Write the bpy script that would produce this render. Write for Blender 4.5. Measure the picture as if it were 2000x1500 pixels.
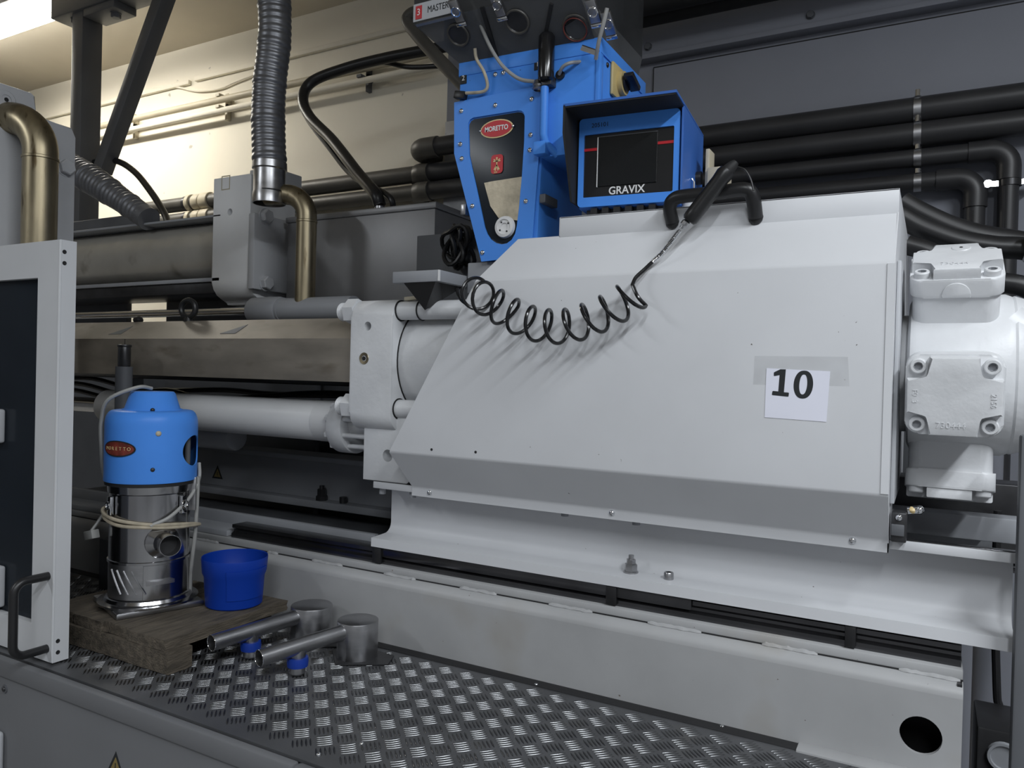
import bpy, bmesh, math, random
from mathutils import Vector, Matrix
random.seed(7)
for o in list(bpy.data.objects): bpy.data.objects.remove(o)
SC = bpy.context.scene
COL = SC.collection
# ------------------------------------------------------------------ camera
F = 1490.0; H = 0.9                       # focal length in pixels of a 2000 px wide frame, eye height over the deck
AX = Vector((0.875198, 0.02755253, -0.48297963))   # world X, Y, Z seen in camera axes (right, down, forward)
AY = Vector((0.48306624, 0.00386273, 0.87557529))
AZ = Vector((0.02598994, -0.99961289, -0.00992904))
cam = bpy.data.cameras.new('camera'); camo = bpy.data.objects.new('camera', cam); COL.objects.link(camo)
right = Vector((AX.x, AY.x, AZ.x)); down = Vector((AX.y, AY.y, AZ.y)); fwd = Vector((AX.z, AY.z, AZ.z))
m = Matrix((right, -down, -fwd)).transposed().to_4x4(); m.translation = (0, 0, H)
camo.matrix_world = m
cam.sensor_width = 36; cam.lens = F / 2000 * 36; cam.clip_start = 0.05; cam.clip_end = 60
SC.camera = camo
def at(px, py, X=None, Y=None, Z=None):
    d = Vector((px - 1000, py - 750, F)); w = Vector((AX.dot(d), AY.dot(d), AZ.dot(d)))
    t = (X / w.x) if X is not None else (Y / w.y) if Y is not None else ((Z - H) / w.z)
    return Vector((0, 0, H)) + w * t
# ------------------------------------------------------------------ world, hall lamps and added fill lights, exposure
W = bpy.data.worlds.new('world'); SC.world = W; W.use_nodes = True
W.node_tree.nodes['Background'].inputs[0].default_value = (0.92, 0.96, 1.0, 1); W.node_tree.nodes['Background'].inputs[1].default_value = 0.05
def area(name, loc, target, sx, sy, power, col):
    l = bpy.data.lights.new(name, 'AREA'); l.shape = 'RECTANGLE'; l.size = sx; l.size_y = sy; l.energy = power; l.color = col
    o = bpy.data.objects.new(name, l); COL.objects.link(o); o.location = loc
    d = Vector(target) - Vector(loc); o.rotation_euler = d.to_track_quat('-Z', 'Y').to_euler()
    return o
def strip_light(name, x, y0, y1, z, power, col, w=0.16):          # area strip at ceiling height along Y, shining down
    l = bpy.data.lights.new(name, 'AREA'); l.shape = 'RECTANGLE'; l.size = w; l.size_y = abs(y1 - y0); l.energy = power; l.color = col
    o = bpy.data.objects.new(name, l); COL.objects.link(o); o.location = (x, (y0 + y1) / 2, z); return o
COOL = (0.91, 0.955, 1.0); WARM = (1.0, 0.945, 0.83)
strip_light('hall_tube_right', 1.95, -1.3, 1.3, 3.40, 188, COOL)
strip_light('added_fill_middle', 0.7, -3.6, -1.0, 3.42, 105, COOL)  # unseen fill added from the front to brighten upright faces
strip_light('added_fill_left', -4.6, -3.6, -1.2, 3.42, 92, COOL)  # unseen fill added for the dim left side of the machine
area('back_aisle_tube', (-6.1, 3.2, 3.40), (-6.1, 3.2, 0), 2.0, 0.16, 46, WARM)
SC.view_settings.view_transform = 'Standard'; SC.view_settings.look = 'None'
SC.view_settings.exposure = 0.0; SC.view_settings.gamma = 1.0; SC.view_settings.use_curve_mapping = False
# ------------------------------------------------------------------ materials
MATS = {}
def mat(name, rgb, rough=0.5, metal=0.0, var=0.12, scale=6.0, bump=0.0, bscale=60.0, spots=None, coat=0.0, alpha=1.0, emit=0.0, stretch=None, rvar=0.08, spec=0.5):
    m = bpy.data.materials.new(name); m.use_nodes = True; nt = m.node_tree; N = nt.nodes; L = nt.links
    b = N['Principled BSDF']; b.inputs['Roughness'].default_value = rough; b.inputs['Metallic'].default_value = metal
    b.inputs['Coat Weight'].default_value = coat; b.inputs['Specular IOR Level'].default_value = spec
    tc = N.new('ShaderNodeTexCoord'); src = tc.outputs['Object']
    if stretch:
        mp = N.new('ShaderNodeMapping'); mp.inputs['Scale'].default_value = stretch; L.new(src, mp.inputs[0]); src = mp.outputs[0]
    nz = N.new('ShaderNodeTexNoise'); nz.inputs['Scale'].default_value = scale; nz.inputs['Detail'].default_value = 5; L.new(src, nz.inputs['Vector'])
    cr = N.new('ShaderNodeValToRGB'); cr.color_ramp.elements[0].position = 0.3; cr.color_ramp.elements[1].position = 0.7
    lo = [max(0, c * (1 - var)) for c in rgb] + [1]; hi = [min(1, c * (1 + var)) for c in rgb] + [1]
    cr.color_ramp.elements[0].color = lo; cr.color_ramp.elements[1].color = hi
    L.new(nz.outputs['Fac'], cr.inputs[0]); out = cr.outputs[0]
    for sp in (spots or []):                       # wear: (scale, threshold, colour)
        n2 = N.new('ShaderNodeTexNoise'); n2.inputs['Scale'].default_value = sp[0]; n2.inputs['Detail'].default_value = 3; L.new(src, n2.inputs['Vector'])
        r2 = N.new('ShaderNodeValToRGB'); r2.color_ramp.elements[0].position = sp[1]; r2.color_ramp.elements[1].position = min(1, sp[1] + sp[3])
        r2.color_ramp.elements[0].color = (0, 0, 0, 1); r2.color_ramp.elements[1].color = (1, 1, 1, 1)
        L.new(n2.outputs['Fac'], r2.inputs[0])
        mx = N.new('ShaderNodeMix'); mx.data_type = 'RGBA'; L.new(r2.outputs[0], mx.inputs[0]); L.new(out, mx.inputs[6]); mx.inputs[7].default_value = tuple(sp[2]) + (1,)
        out = mx.outputs[2]
    L.new(out, b.inputs['Base Color'])
    if rvar:
        mr = N.new('ShaderNodeMapRange'); mr.inputs[3].default_value = max(0.02, rough - rvar); mr.inputs[4].default_value = min(1, rough + rvar)
        L.new(nz.outputs['Fac'], mr.inputs[0]); L.new(mr.outputs[0], b.inputs['Roughness'])
    if bump:
        n3 = N.new('ShaderNodeTexNoise'); n3.inputs['Scale'].default_value = bscale; n3.inputs['Detail'].default_value = 4; L.new(src, n3.inputs['Vector'])
        bp = N.new('ShaderNodeBump'); bp.inputs['Strength'].default_value = bump; bp.inputs['Distance'].default_value = 0.01
        L.new(n3.outputs['Fac'], bp.inputs['Height']); L.new(bp.outputs[0], b.inputs['Normal'])
    if alpha < 1: b.inputs['Alpha'].default_value = alpha
    if emit: b.inputs['Emission Color'].default_value = tuple(rgb) + (1,); b.inputs['Emission Strength'].default_value = emit
    MATS[name] = m; return m
DK = (0.05, 0.05, 0.05)
WHITE = mat('white_machine_paint', (0.60, 0.61, 0.63), 0.42, var=0.04, scale=3, spots=[(70, 0.77, (0.10, 0.09, 0.08), 0.01), (2.5, 0.62, (0.54, 0.55, 0.565), 0.3)])
CAST = mat('white_cast_paint', (0.63, 0.64, 0.655), 0.42, var=0.06, scale=5, bump=0.12, bscale=40, spots=[(9, 0.72, (0.45, 0.44, 0.42), 0.1)])
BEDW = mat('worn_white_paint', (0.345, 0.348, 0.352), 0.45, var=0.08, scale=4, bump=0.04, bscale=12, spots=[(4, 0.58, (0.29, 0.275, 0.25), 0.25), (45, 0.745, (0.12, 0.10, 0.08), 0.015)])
GREYP = mat('grey_machine_paint', (0.27, 0.28, 0.30), 0.5, var=0.06, scale=5)
GREYD = mat('dark_grey_paint', (0.10, 0.105, 0.115), 0.55, var=0.1, scale=5)
GREYL = mat('light_grey_paint', (0.42, 0.43, 0.45), 0.5, var=0.06, scale=4, spots=[(60, 0.76, (0.2, 0.2, 0.2), 0.02)])
GANTRY = mat('gantry_paint', (0.11, 0.113, 0.12), 0.5, var=0.1, scale=4)
BLOCKP = mat('block_paint', (0.82, 0.83, 0.84), 0.5, var=0.05, scale=4)
FRAMEP = mat('frame_paint', (0.48, 0.49, 0.51), 0.5, var=0.05, scale=4)
LOWC = mat('cylinder_paint', (0.70, 0.705, 0.71), 0.36, var=0.05, scale=4)
PANEL = mat('grey_panel_paint', (0.13, 0.133, 0.14), 0.5, var=0.05, scale=3)
DOORP = mat('door_paint', (0.55, 0.56, 0.575), 0.45, var=0.04, scale=3, spots=[(80, 0.78, (0.1, 0.1, 0.1), 0.01)])
BLUE = mat('blue_paint', (0.072, 0.265, 0.78), 0.36, spec=.18, var=0.05, scale=5, spots=[(60, 0.77, (0.05, 0.06, 0.1), 0.01)])
BLUED = mat('blue_hood_paint', (0.035, 0.13, 0.45), 0.4, var=0.05, scale=5)
BUCKET = mat('blue_plastic', (0.004, 0.036, 0.30), 0.42, spec=.25, var=0.06, scale=6)
RING = mat('blue_clamp', (0.006, 0.036, 0.28), 0.4, var=0.06)
BRASS = mat('brass_pipe', (0.30, 0.255, 0.17), 0.38, 1.0, var=0.25, scale=10, stretch=(3, 3, 0.5), spots=[(14, 0.62, (0.12, 0.09, 0.05), 0.1)])
STEEL = mat('brushed_steel', (0.42, 0.42, 0.43), 0.33, 1.0, var=0.12, scale=14, stretch=(1, 1, 4))
STAIN = mat('polished_stainless', (0.42, 0.42, 0.43), 0.17, 1.0, var=0.06, scale=8, rvar=0.04)
CHROME = mat('chrome', (0.75, 0.76, 0.78), 0.08, 1.0, var=0.03, rvar=0.03)
SHROUD = mat('stained_shroud_steel', (0.23, 0.205, 0.17), 0.5, 0.35, var=0.25, scale=3.5, stretch=(1, 2, 3), spots=[(6, 0.6, (0.13, 0.105, 0.075), 0.25)])
GALV = mat('sheet_steel_box', (0.25, 0.25, 0.255), 0.45, 0.5, var=0.12, scale=4)
ALU = mat('tread_aluminium', (0.13, 0.133, 0.14), 0.45, 0.6, var=0.16, scale=5, bump=0.05, bscale=150, spots=[(7, 0.6, (0.14, 0.135, 0.13), 0.2)])
ALUB = mat('tread_bar_aluminium', (0.17, 0.173, 0.178), 0.28, 1.0, var=0.1, scale=12)
DUCT = mat('aluminium_duct', (0.20, 0.205, 0.22), 0.38, 0.75, var=0.15, scale=20)
DUCTD = mat('grey_duct', (0.16, 0.165, 0.18), 0.45, 0.5, var=0.12, scale=20)
BLACK = mat('black_rubber', (0.012, 0.012, 0.013), 0.38, var=0.2)
BLACKG = mat('black_gloss_hose', (0.008, 0.008, 0.009), 0.2, var=0.1, rvar=0.03)
BLACKM = mat('black_matt', (0.010, 0.010, 0.011), 0.7, var=0.2)
DARKST = mat('dark_oily_steel', (0.055, 0.055, 0.058), 0.35, 0.6, var=0.3, scale=8)
RAIL = mat('oiled_rail_steel', (0.10, 0.10, 0.105), 0.22, 0.9, var=0.2, scale=5)
WOOD = mat('weathered_wood', (0.085, 0.070, 0.052), 0.85, var=0.45, scale=9, stretch=(6, 1, 6), bump=0.5, bscale=30, spots=[(4, 0.6, (0.035, 0.028, 0.022), 0.2)])
CREAM = mat('cream_wall_plaster', (0.80, 0.755, 0.645), 0.85, var=0.05, scale=1.2, bump=0.03, bscale=20, spots=[(9, 0.73, (0.45, 0.42, 0.36), 0.03)])
CEIL = mat('ceiling_plaster', (0.66, 0.60, 0.49), 0.9, var=0.1, scale=0.8)
GWALL = mat('blue_grey_wall', (0.24, 0.25, 0.285), 0.8, var=0.06, scale=1.5, bump=0.03, bscale=25)
HALL = mat('hall_wall_paint', (0.30, 0.30, 0.31), 0.8, var=0.1, scale=1)
CONC = mat('concrete_floor', (0.22, 0.22, 0.22), 0.8, var=0.2, scale=2)
PIPE = mat('dark_grey_pvc', (0.030, 0.030, 0.032), 0.42, var=0.15, scale=4)
PIPEB = mat('brown_grey_pvc', (0.07, 0.066, 0.058), 0.45, var=0.2, scale=4)
CREAMP = mat('cream_pvc', (0.50, 0.45, 0.34), 0.5, var=0.1)
GLASSD = mat('dark_polycarbonate', (0.014, 0.019, 0.026), 0.14, spec=.12, var=0.1, rvar=0.02, alpha=0.86)
SMOKE = mat('smoky_clear_plastic', (0.17, 0.175, 0.18), 0.2, var=0.25, scale=4, alpha=0.72, rvar=0.04)
SCREEN = mat('screen_off', (0.010, 0.011, 0.012), 0.18, var=0.05, rvar=0.02)
BEZEL = mat('black_bezel', (0.006, 0.006, 0.007), 0.35, var=0.1)
PAPER = mat('paper', (0.72, 0.73, 0.82), 0.8, var=0.02)
TAPE = mat('dirty_clear_tape', (0.50, 0.51, 0.52), 0.35, var=0.3, scale=25, alpha=0.10)
INK = mat('black_ink', (0.012, 0.014, 0.016), 0.7, var=0.05)
RED = mat('red_label', (0.45, 0.012, 0.02), 0.4, var=0.1)
REDD = mat('faded_red_label_and_glint', (0.16, 0.03, 0.02), 0.5, var=0.5, scale=40)
SILVER = mat('silver_print', (0.7, 0.7, 0.7), 0.4, var=0.03)
GOLD = mat('gold_print', (0.65, 0.5, 0.25), 0.4, var=0.05)
YELLOW = mat('aged_yellow_plastic', (0.50, 0.39, 0.17), 0.5, var=0.1)
STICK = mat('warning_yellow', (0.20, 0.15, 0.05), 0.6, var=0.2)
CABLE = mat('grey_cable', (0.30, 0.30, 0.29), 0.5, var=0.1)
CABLEC = mat('beige_cable', (0.42, 0.37, 0.28), 0.5, var=0.2, scale=30)
PELLET = mat('pellet_dust', (0.50, 0.44, 0.33), 0.9, var=0.35, scale=14, bump=0.4, bscale=40)
TUBEE = mat('lamp_tube', (1.0, 0.97, 0.9), 0.5, emit=16.0, var=0.0, rvar=0)
LAMPB = mat('lamp_body', (0.7, 0.7, 0.7), 0.5)
# ------------------------------------------------------------------ mesh helpers
class MB:
    def __init__(s): s.bm = bmesh.new()
    def face(s, pts): return s.bm.faces.new([s.bm.verts.new(p) for p in pts])
    def box(s, x0, x1, y0, y1, z0, z1, bev=0.0, seg=2):
        v = [s.bm.verts.new((x, y, z)) for x in (x0, x1) for y in (y0, y1) for z in (z0, z1)]
        fs = [s.bm.faces.new([v[i] for i in q]) for q in ((0, 1, 3, 2), (4, 6, 7, 5), (0, 4, 5, 1), (2, 3, 7, 6), (0, 2, 6, 4), (1, 5, 7, 3))]
        if bev > 0:
            es = list({e for f in fs for e in f.edges})
            bmesh.ops.bevel(s.bm, geom=es, offset=bev, segments=seg, affect='EDGES', profile=0.5)
        return s
    def obox(s, c, ex, ey, ez, bev=0.0):            # oriented box: centre and three half-vectors
        c, ex, ey, ez = map(Vector, (c, ex, ey, ez))
        v = [s.bm.verts.new(c + ex * i + ey * j + ez * k) for i in (-1, 1) for j in (-1, 1) for k in (-1, 1)]
        fs = [s.bm.faces.new([v[i] for i in q]) for q in ((0, 1, 3, 2), (4, 6, 7, 5), (0, 4, 5, 1), (2, 3, 7, 6), (0, 2, 6, 4), (1, 5, 7, 3))]
        if bev > 0: bmesh.ops.bevel(s.bm, geom=list({e for f in fs for e in f.edges}), offset=bev, segments=2, affect='EDGES', profile=0.5)
        return s
    def prism(s, pts, vec, bev=0.0):                # polygon extruded along vec
        vec = Vector(vec); a = [s.bm.verts.new(Vector(p)) for p in pts]; b = [s.bm.verts.new(Vector(p) + vec) for p in pts]
        n = len(a); fs = [s.bm.faces.new(a), s.bm.faces.new(b[::-1])]
        for i in range(n): fs.append(s.bm.faces.new((a[i], b[i], b[(i + 1) % n], a[(i + 1) % n])))
        if bev > 0:
            es = [e for e in set(fs[0].edges) | set(fs[1].edges)]
            bmesh.ops.bevel(s.bm, geom=es, offset=bev, segments=2, affect='EDGES', profile=0.5)
        return s
    def holed(s, outer, inners, vec):               # plate with holes
        vec = Vector(vec); loops = [[Vector(p) for p in l] for l in [outer] + list(inners)]
        for off in (Vector((0, 0, 0)), vec):
            es = []
            for l in loops:
                vs = [s.bm.verts.new(p + off) for p in l]
                es += [s.bm.edges.new((vs[i], vs[(i + 1) % len(vs)])) for i in range(len(vs))]
            bmesh.ops.triangle_fill(s.bm, edges=es, use_beauty=True, use_dissolve=False)
        for l in loops:
            a = [s.bm.verts.new(p) for p in l]; b = [s.bm.verts.new(p + vec) for p in l]; n = len(l)
            for i in range(n): s.bm.faces.new((a[i], b[i], b[(i + 1) % n], a[(i + 1) % n]))
        bmesh.ops.remove_doubles(s.bm, verts=s.bm.verts[:], dist=1e-5)
        return s
    def lathe(s, prof, o, axis, n=32, a0=0.0, a1=None):     # prof: (radius, distance along axis)
        o = Vector(o); axis = Vector(axis).normalized()
        u = axis.orthogonal().normalized() if abs(axis.z) < 0.9 else Vector((1, 0, 0)); u = (u - axis * u.dot(axis)).normalized(); w = axis.cross(u)
        rings = []
        for r, t in prof:
            if r <= 1e-6: rings.append([s.bm.verts.new(o + axis * t)] * n)
            else: rings.append([s.bm.verts.new(o + axis * t + (u * math.cos(2 * math.pi * i / n) + w * math.sin(2 * math.pi * i / n)) * r) for i in range(n)])
        for A, B in zip(rings, rings[1:]):
            for i in range(n):
                q = [A[i], A[(i + 1) % n], B[(i + 1) % n], B[i]]
                q = [v for k, v in enumerate(q) if v not in q[:k]]
                if len(q) > 2: s.bm.faces.new(q)
        return s
    def cyl(s, a, b, r, r2=None, n=24, bev=0.0):
        a = Vector(a); b = Vector(b); h = (b - a).length; r2 = r if r2 is None else r2
        if bev > 0: pr = [(0, 0), (r - bev, 0), (r - bev * .3, bev * .3), (r, bev), (r2, h - bev), (r2 - bev * .3, h - bev * .3), (r2 - bev, h), (0, h)]
        else: pr = [(0, 0), (r, 0), (r2, h), (0, h)]
        return s.lathe(pr, a, b - a, n)
    def pipe(s, a, b, r, t, n=24):                  # open pipe with wall thickness
        a = Vector(a); b = Vector(b); h = (b - a).length
        return s.lathe([(r - t, 0), (r, 0), (r, h), (r - t, h), (r - t, 0)], a, b - a, n)
    def tube(s, pts, r, n=10, caps=True):           # swept round section, r number or list
        P = [Vector(p) for p in pts]; k = len(P); R = r if isinstance(r, (list, tuple)) else [r] * k
        T = [(P[min(i + 1, k - 1)] - P[max(i - 1, 0)]).normalized() for i in range(k)]
        u = T[0].orthogonal().normalized(); rings = []
        for i in range(k):
            u = (u - T[i] * u.dot(T[i])).normalized(); w = T[i].cross(u)
            rings.append([s.bm.verts.new(P[i] + (u * math.cos(2 * math.pi * j / n) + w * math.sin(2 * math.pi * j / n)) * R[i]) for j in range(n)])
        for A, B in zip(rings, rings[1:]):
            for j in range(n): s.bm.faces.new((A[j], A[(j + 1) % n], B[(j + 1) % n], B[j]))
        if caps: s.bm.faces.new(rings[0][::-1]); s.bm.faces.new(rings[-1])
        return s
    def torus(s, c, axis, R, r, n=28, k=8):
        c = Vector(c); axis = Vector(axis).normalized(); u = axis.orthogonal().normalized(); w = axis.cross(u)
        rings = []
        for i in range(n):
            d = u * math.cos(2 * math.pi * i / n) + w * math.sin(2 * math.pi * i / n)
            rings.append([s.bm.verts.new(c + d * (R + r * math.cos(2 * math.pi * j / k)) + axis * (r * math.sin(2 * math.pi * j / k))) for j in range(k)])
        for i in range(n):
            A, B = rings[i], rings[(i + 1) % n]
            for j in range(k): s.bm.faces.new((A[j], A[(j + 1) % k], B[(j + 1) % k], B[j]))
        return s
    def ball(s, c, r, sc=(1, 1, 1), n=12):
        mt = Matrix.Translation(c) @ Matrix.Diagonal((r * sc[0], r * sc[1], r * sc[2], 1))
        bmesh.ops.create_uvsphere(s.bm, u_segments=n, v_segments=max(6, n // 2), radius=1, matrix=mt); return s
    def build(s, name, material, parent=None, label=None, sharp=35, kind=None):
        bm = s.bm
        bmesh.ops.recalc_face_normals(bm, faces=bm.faces[:])
        me = bpy.data.meshes.new(name); bm.to_mesh(me); bm.free()
        me.polygons.foreach_set('use_smooth', [True] * len(me.polygons)); me.set_sharp_from_angle(angle=math.radians(sharp))
        o = bpy.data.objects.new(name, me); COL.objects.link(o); me.materials.append(material)
        if parent is not None: attach(o, parent)
        if label: o['label'] = label
        if kind: o['kind'] = kind
        return o
def attach(o, parent):
    o.parent = parent; M = parent.matrix_world if parent.parent is None and parent.type == 'EMPTY' else Matrix.Identity(4)
    if parent.type == 'EMPTY': o.matrix_parent_inverse = Matrix.Translation(-parent.location)
    elif parent.parent is not None and parent.parent.type == 'EMPTY':
        o.matrix_parent_inverse = Matrix.Identity(4)
def thing(name, label, cat, loc=(0, 0, 0), group=None):
    o = bpy.data.objects.new(name, None); COL.objects.link(o); o.location = loc; o.empty_display_size = 0.1
    o['label'] = label; o['category'] = cat
    if group: o['group'] = group
    return o
def tag(o, label, cat, group=None):
    o['label'] = label; o['category'] = cat
    if group: o['group'] = group
    return o
def struct(o, label=None):
    o['kind'] = 'structure'
    if label: o['label'] = label
    return o
def cut(o, mb):                                     # boolean cut, baked into the mesh
    c = mb.build('cutter', BLACK); md = o.modifiers.new('cut', 'BOOLEAN'); md.operation = 'DIFFERENCE'; md.object = c; md.solver = 'EXACT'
    dg = bpy.context.evaluated_depsgraph_get(); me = bpy.data.meshes.new_from_object(o.evaluated_get(dg))
    o.modifiers.clear(); old = o.data; o.data = me; bpy.data.objects.remove(c)
    me.set_sharp_from_angle(angle=math.radians(35)); return o
def text(name, body, size, origin, xd, up, material, parent, extrude=0.0004, bold=0.0, label=None, width=None):
    cu = bpy.data.curves.new(name, 'FONT'); cu.body = body; cu.size = size; cu.extrude = extrude; cu.offset = bold; cu.align_x = 'CENTER'; cu.align_y = 'CENTER'; cu.resolution_u = 4
    t = bpy.data.objects.new(name + '_curve', cu); COL.objects.link(t)
    dg = bpy.context.evaluated_depsgraph_get(); me = bpy.data.meshes.new_from_object(t.evaluated_get(dg)); bpy.data.objects.remove(t)
    xd = Vector(xd).normalized(); up = Vector(up); up = (up - xd * up.dot(xd)).normalized(); nz = xd.cross(up)
    sx = 1.0
    if width:
        xs = [v.co.x for v in me.vertices]; sx = width / (max(xs) - min(xs))
    M = Matrix((xd * sx, up, nz)).transposed().to_4x4(); M.translation = Vector(origin); me.transform(M)
    me.materials.clear(); me.materials.append(material); me.name = name
    o = bpy.data.objects.new(name, me); COL.objects.link(o); attach(o, parent)
    if label: o['label'] = label
    return o
def rrect(w, h, r, n=5):                            # rounded rectangle outline centred on 0
    out = []
    for cx, cy, a in ((w / 2 - r, h / 2 - r, 0), (-w / 2 + r, h / 2 - r, 90), (-w / 2 + r, -h / 2 + r, 180), (w / 2 - r, -h / 2 + r, 270)):
        for i in range(n + 1):
            t = math.radians(a + 90 * i / n); out.append((cx + r * math.cos(t), cy + r * math.sin(t)))
    return out
def spline(pts, n=8):                               # Catmull-Rom through points
    P = [Vector(p) for p in pts]; P = [2 * P[0] - P[1]] + P + [2 * P[-1] - P[-2]]; out = []
    for i in range(1, len(P) - 2):
        for k in range(n):
            t = k / n; a, b, c, d = P[i - 1:i + 3]
            out.append(0.5 * ((2 * b) + (c - a) * t + (2 * a - 5 * b + 4 * c - d) * t * t + (3 * b - a - 3 * c + d) * t ** 3))
    out.append(P[-2]); return out
XA = Vector((1, 0, 0)); YA = Vector((0, 1, 0)); ZA = Vector((0, 0, 1))
def screw(p, n, r, parent, material=CHROME, name='screw', h=None):      # dome-head screw
    h = h or r * .7
    return MB().lathe([(0, -h * .3), (r, -h * .3), (r, h * .25), (r * .8, h * .7), (r * .4, h * .95), (0, h)], p, n, 14).build(name, material, parent)
def hexbolt(p, n, r, h, parent, material, name='bolt'):
    p = Vector(p); n = Vector(n)
    return MB().lathe([(0, -.002), (r, -.002), (r, h * .85), (r * .86, h), (0, h)], p, n, 6).cyl(p - n * .001, p + n * h * .12, r * 1.15, n=18).build(name, material, parent, sharp=25)
def sockbolt(p, n, r, h, parent, material, name='bolt'):    # socket head with a hexagonal recess
    p = Vector(p); n = Vector(n)
    m = MB().lathe([(0, 0), (r, 0), (r, h * .85), (r * .88, h), (r * .56, h)], p, n, 20)
    b = m.build(name, material, parent)
    MB().lathe([(r * .58, h), (r * .52, h * .98), (r * .50, h * .55), (0, h * .5)], p, n, 6).build('hex_socket', GREYP if material is CAST else BLACK, b)
    return b
# ================================================================== THE SETTING
YW = 4.2
xg = at(872, 250, Y=YW).x
struct(MB().box(-12, xg, YW, YW + .2, -.9, 3.54).build('wall_back', CREAM), 'cream plastered back wall lit by the lamp')
struct(MB().box(xg, 4, YW, YW + .2, -.9, 3.54).build('wall_back_right', GWALL), 'blue-grey back wall behind the pipes')
struct(MB().box(-12, 4, -4.5, YW + .2, 3.54, 3.7).build('ceiling', CEIL))
struct(MB().box(-12, 4, -4.5, YW + .2, -1.0, -.9).build('floor', CONC))
struct(MB().box(-12, 4, -4.7, -4.5, -.9, 3.54).build('wall_front', HALL), 'grey hall wall behind the viewer')
struct(MB().box(4, 4.2, -4.5, YW, -.9, 3.54).build('wall_right', HALL)); struct(MB().box(-12.2, -12, -4.5, YW, -.9, 3.54).build('wall_left', HALL))
# raised wall panel below the crack line, steel channel above it
a = at(1278, 130, Y=YW - .02)
struct(MB().box(a.x, 4, YW - .022, YW, 1.0, a.z - .01).build('trim_1', GWALL))
struct(MB().box(a.x - .006, 4, YW - .016, YW - .001, a.z - .010, a.z - .001).box(a.x - .007, a.x + .0, YW - .016, YW - .001, 1.0, a.z - .002).build('trim_2', BLACKM))
p = at(1231, 59, Y=YW - .06); q = at(1282, 109, Y=YW - .06)
ch = thing('steel_channel', 'grey steel channel beam running along the top of the grey wall', 'beam', (0, YW, q.z))
MB().box(at(1205, 100, Y=YW - .06).x, 4, YW - .06, YW - .002, q.z, p.z, .006).build('web', GWALL, ch)
MB().box(at(1205, 100, Y=YW - .06).x, 4, YW - .085, YW - .002, q.z - .015, q.z + .012, .004).build('flange', GWALL, ch)
for px, py in ((1266, 92), (1583, 30)): hexbolt(at(px, py, Y=YW - .06), -YA, .02, .02, ch, GREYD)
# dark pipes above the channel
for (pa, pb, r, lab) in (((1225, 42), (1500, -18), .05, 'thick black pipe just above the grey channel beam, top right'), ((1240, 12), (1420, -28), .06, 'black pipe at the top edge, highest of those over the channel')):
    yo = YW - (.2 if r < .055 else .33); A = at(*pa, Y=yo); tag(MB().cyl((-2.2, yo, A.z), (4, yo, A.z), r).build('overhead_pipe', BLACKM), lab, 'pipe')
# grey upright at the paint boundary
u0 = at(870, 200, Y=YW - .06); u1 = at(897, 200, Y=YW - .06)
tag(MB().box(u0.x, u1.x + .06, YW - .06, YW - .001, -.9, 2.55, .006).build('wall_upright', GREYL), 'pale grey upright on the wall behind the blue hopper', 'post')
# cable trunking and pipes on the cream wall
def wallbar(name, label, cat, pa, pb, h, d, m, x1px=None, stand=0.0):
    A = at(*pa, Y=YW - d - stand); B = at(*pb, Y=YW - d - stand)
    return tag(MB().box(A.x, B.x, YW - d - stand, YW - stand - .001, (A.z + B.z) / 2 - h / 2, (A.z + B.z) / 2 + h / 2, .004).build(name, m), label, cat)
wallbar('cable_trunking', 'cream cable trunking on the wall, left run ending before the duct', 'trunking', (60, 236), (368, 158), .035, .03, CREAM)
wallbar('cable_trunking', 'cream cable trunking on the wall, right run passing behind the duct', 'trunking', (379, 155), (812, 46), .035, .03, CREAM)
A = at(60, 291, Y=YW - .12)
for dz, lab, r in ((0, 'upper of the two thin painted pipes along the cream wall', .026), (-.085, 'lower of the two thin painted pipes along the cream wall', .022)):
    t = thing('wall_conduit', lab, 'pipe', (A.x, YW - .10, A.z + dz))
    zc = at(494, 181, Y=YW - .1).z + dz
    MB().cyl((-9.5, YW - .10, zc), (at(855, 92, Y=YW - .1).x, YW - .10, zc), r, n=16).build('pipe', CREAMP if dz == 0 else CREAM, t)
    for px in (250, 430, 705):
        X = at(px, 200, Y=YW - .1).x
        MB().box(X - .02, X + .02, YW - .13, YW - .001, zc + r * .8, zc + r * .8 + .02).box(X - .012, X + .012, YW - .04, YW - .001, zc - .05, zc + .07).build('bracket', GREYD if px == 705 else CREAMP, t)
pts = [at(x, y, Y=YW - .02) for x, y in ((300, 172), (330, 168), (355, 172), (385, 178), (425, 174), (460, 160), (496, 146))]
tag(MB().tube(spline(pts), .008, 8).build('wall_cable', CREAM), 'loose white cable sagging below the wall trunking', 'cable')
# ceiling batten lamp of the back aisle
la = thing('batten_lamp', 'glowing fluorescent batten lamp on the ceiling, top left', 'lamp', (-5.75, 3.2, 3.5))
MB().box(-7.3, -5.1, 3.02, 3.34, 3.49, 3.539, .01).build('body', LAMPB, la)
for y in (3.09, 3.18, 3.27): MB().cyl((-7.25, y, 3.455), (-5.15, y, 3.455), .026, n=14).build('tube', TUBEE, la)
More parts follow.
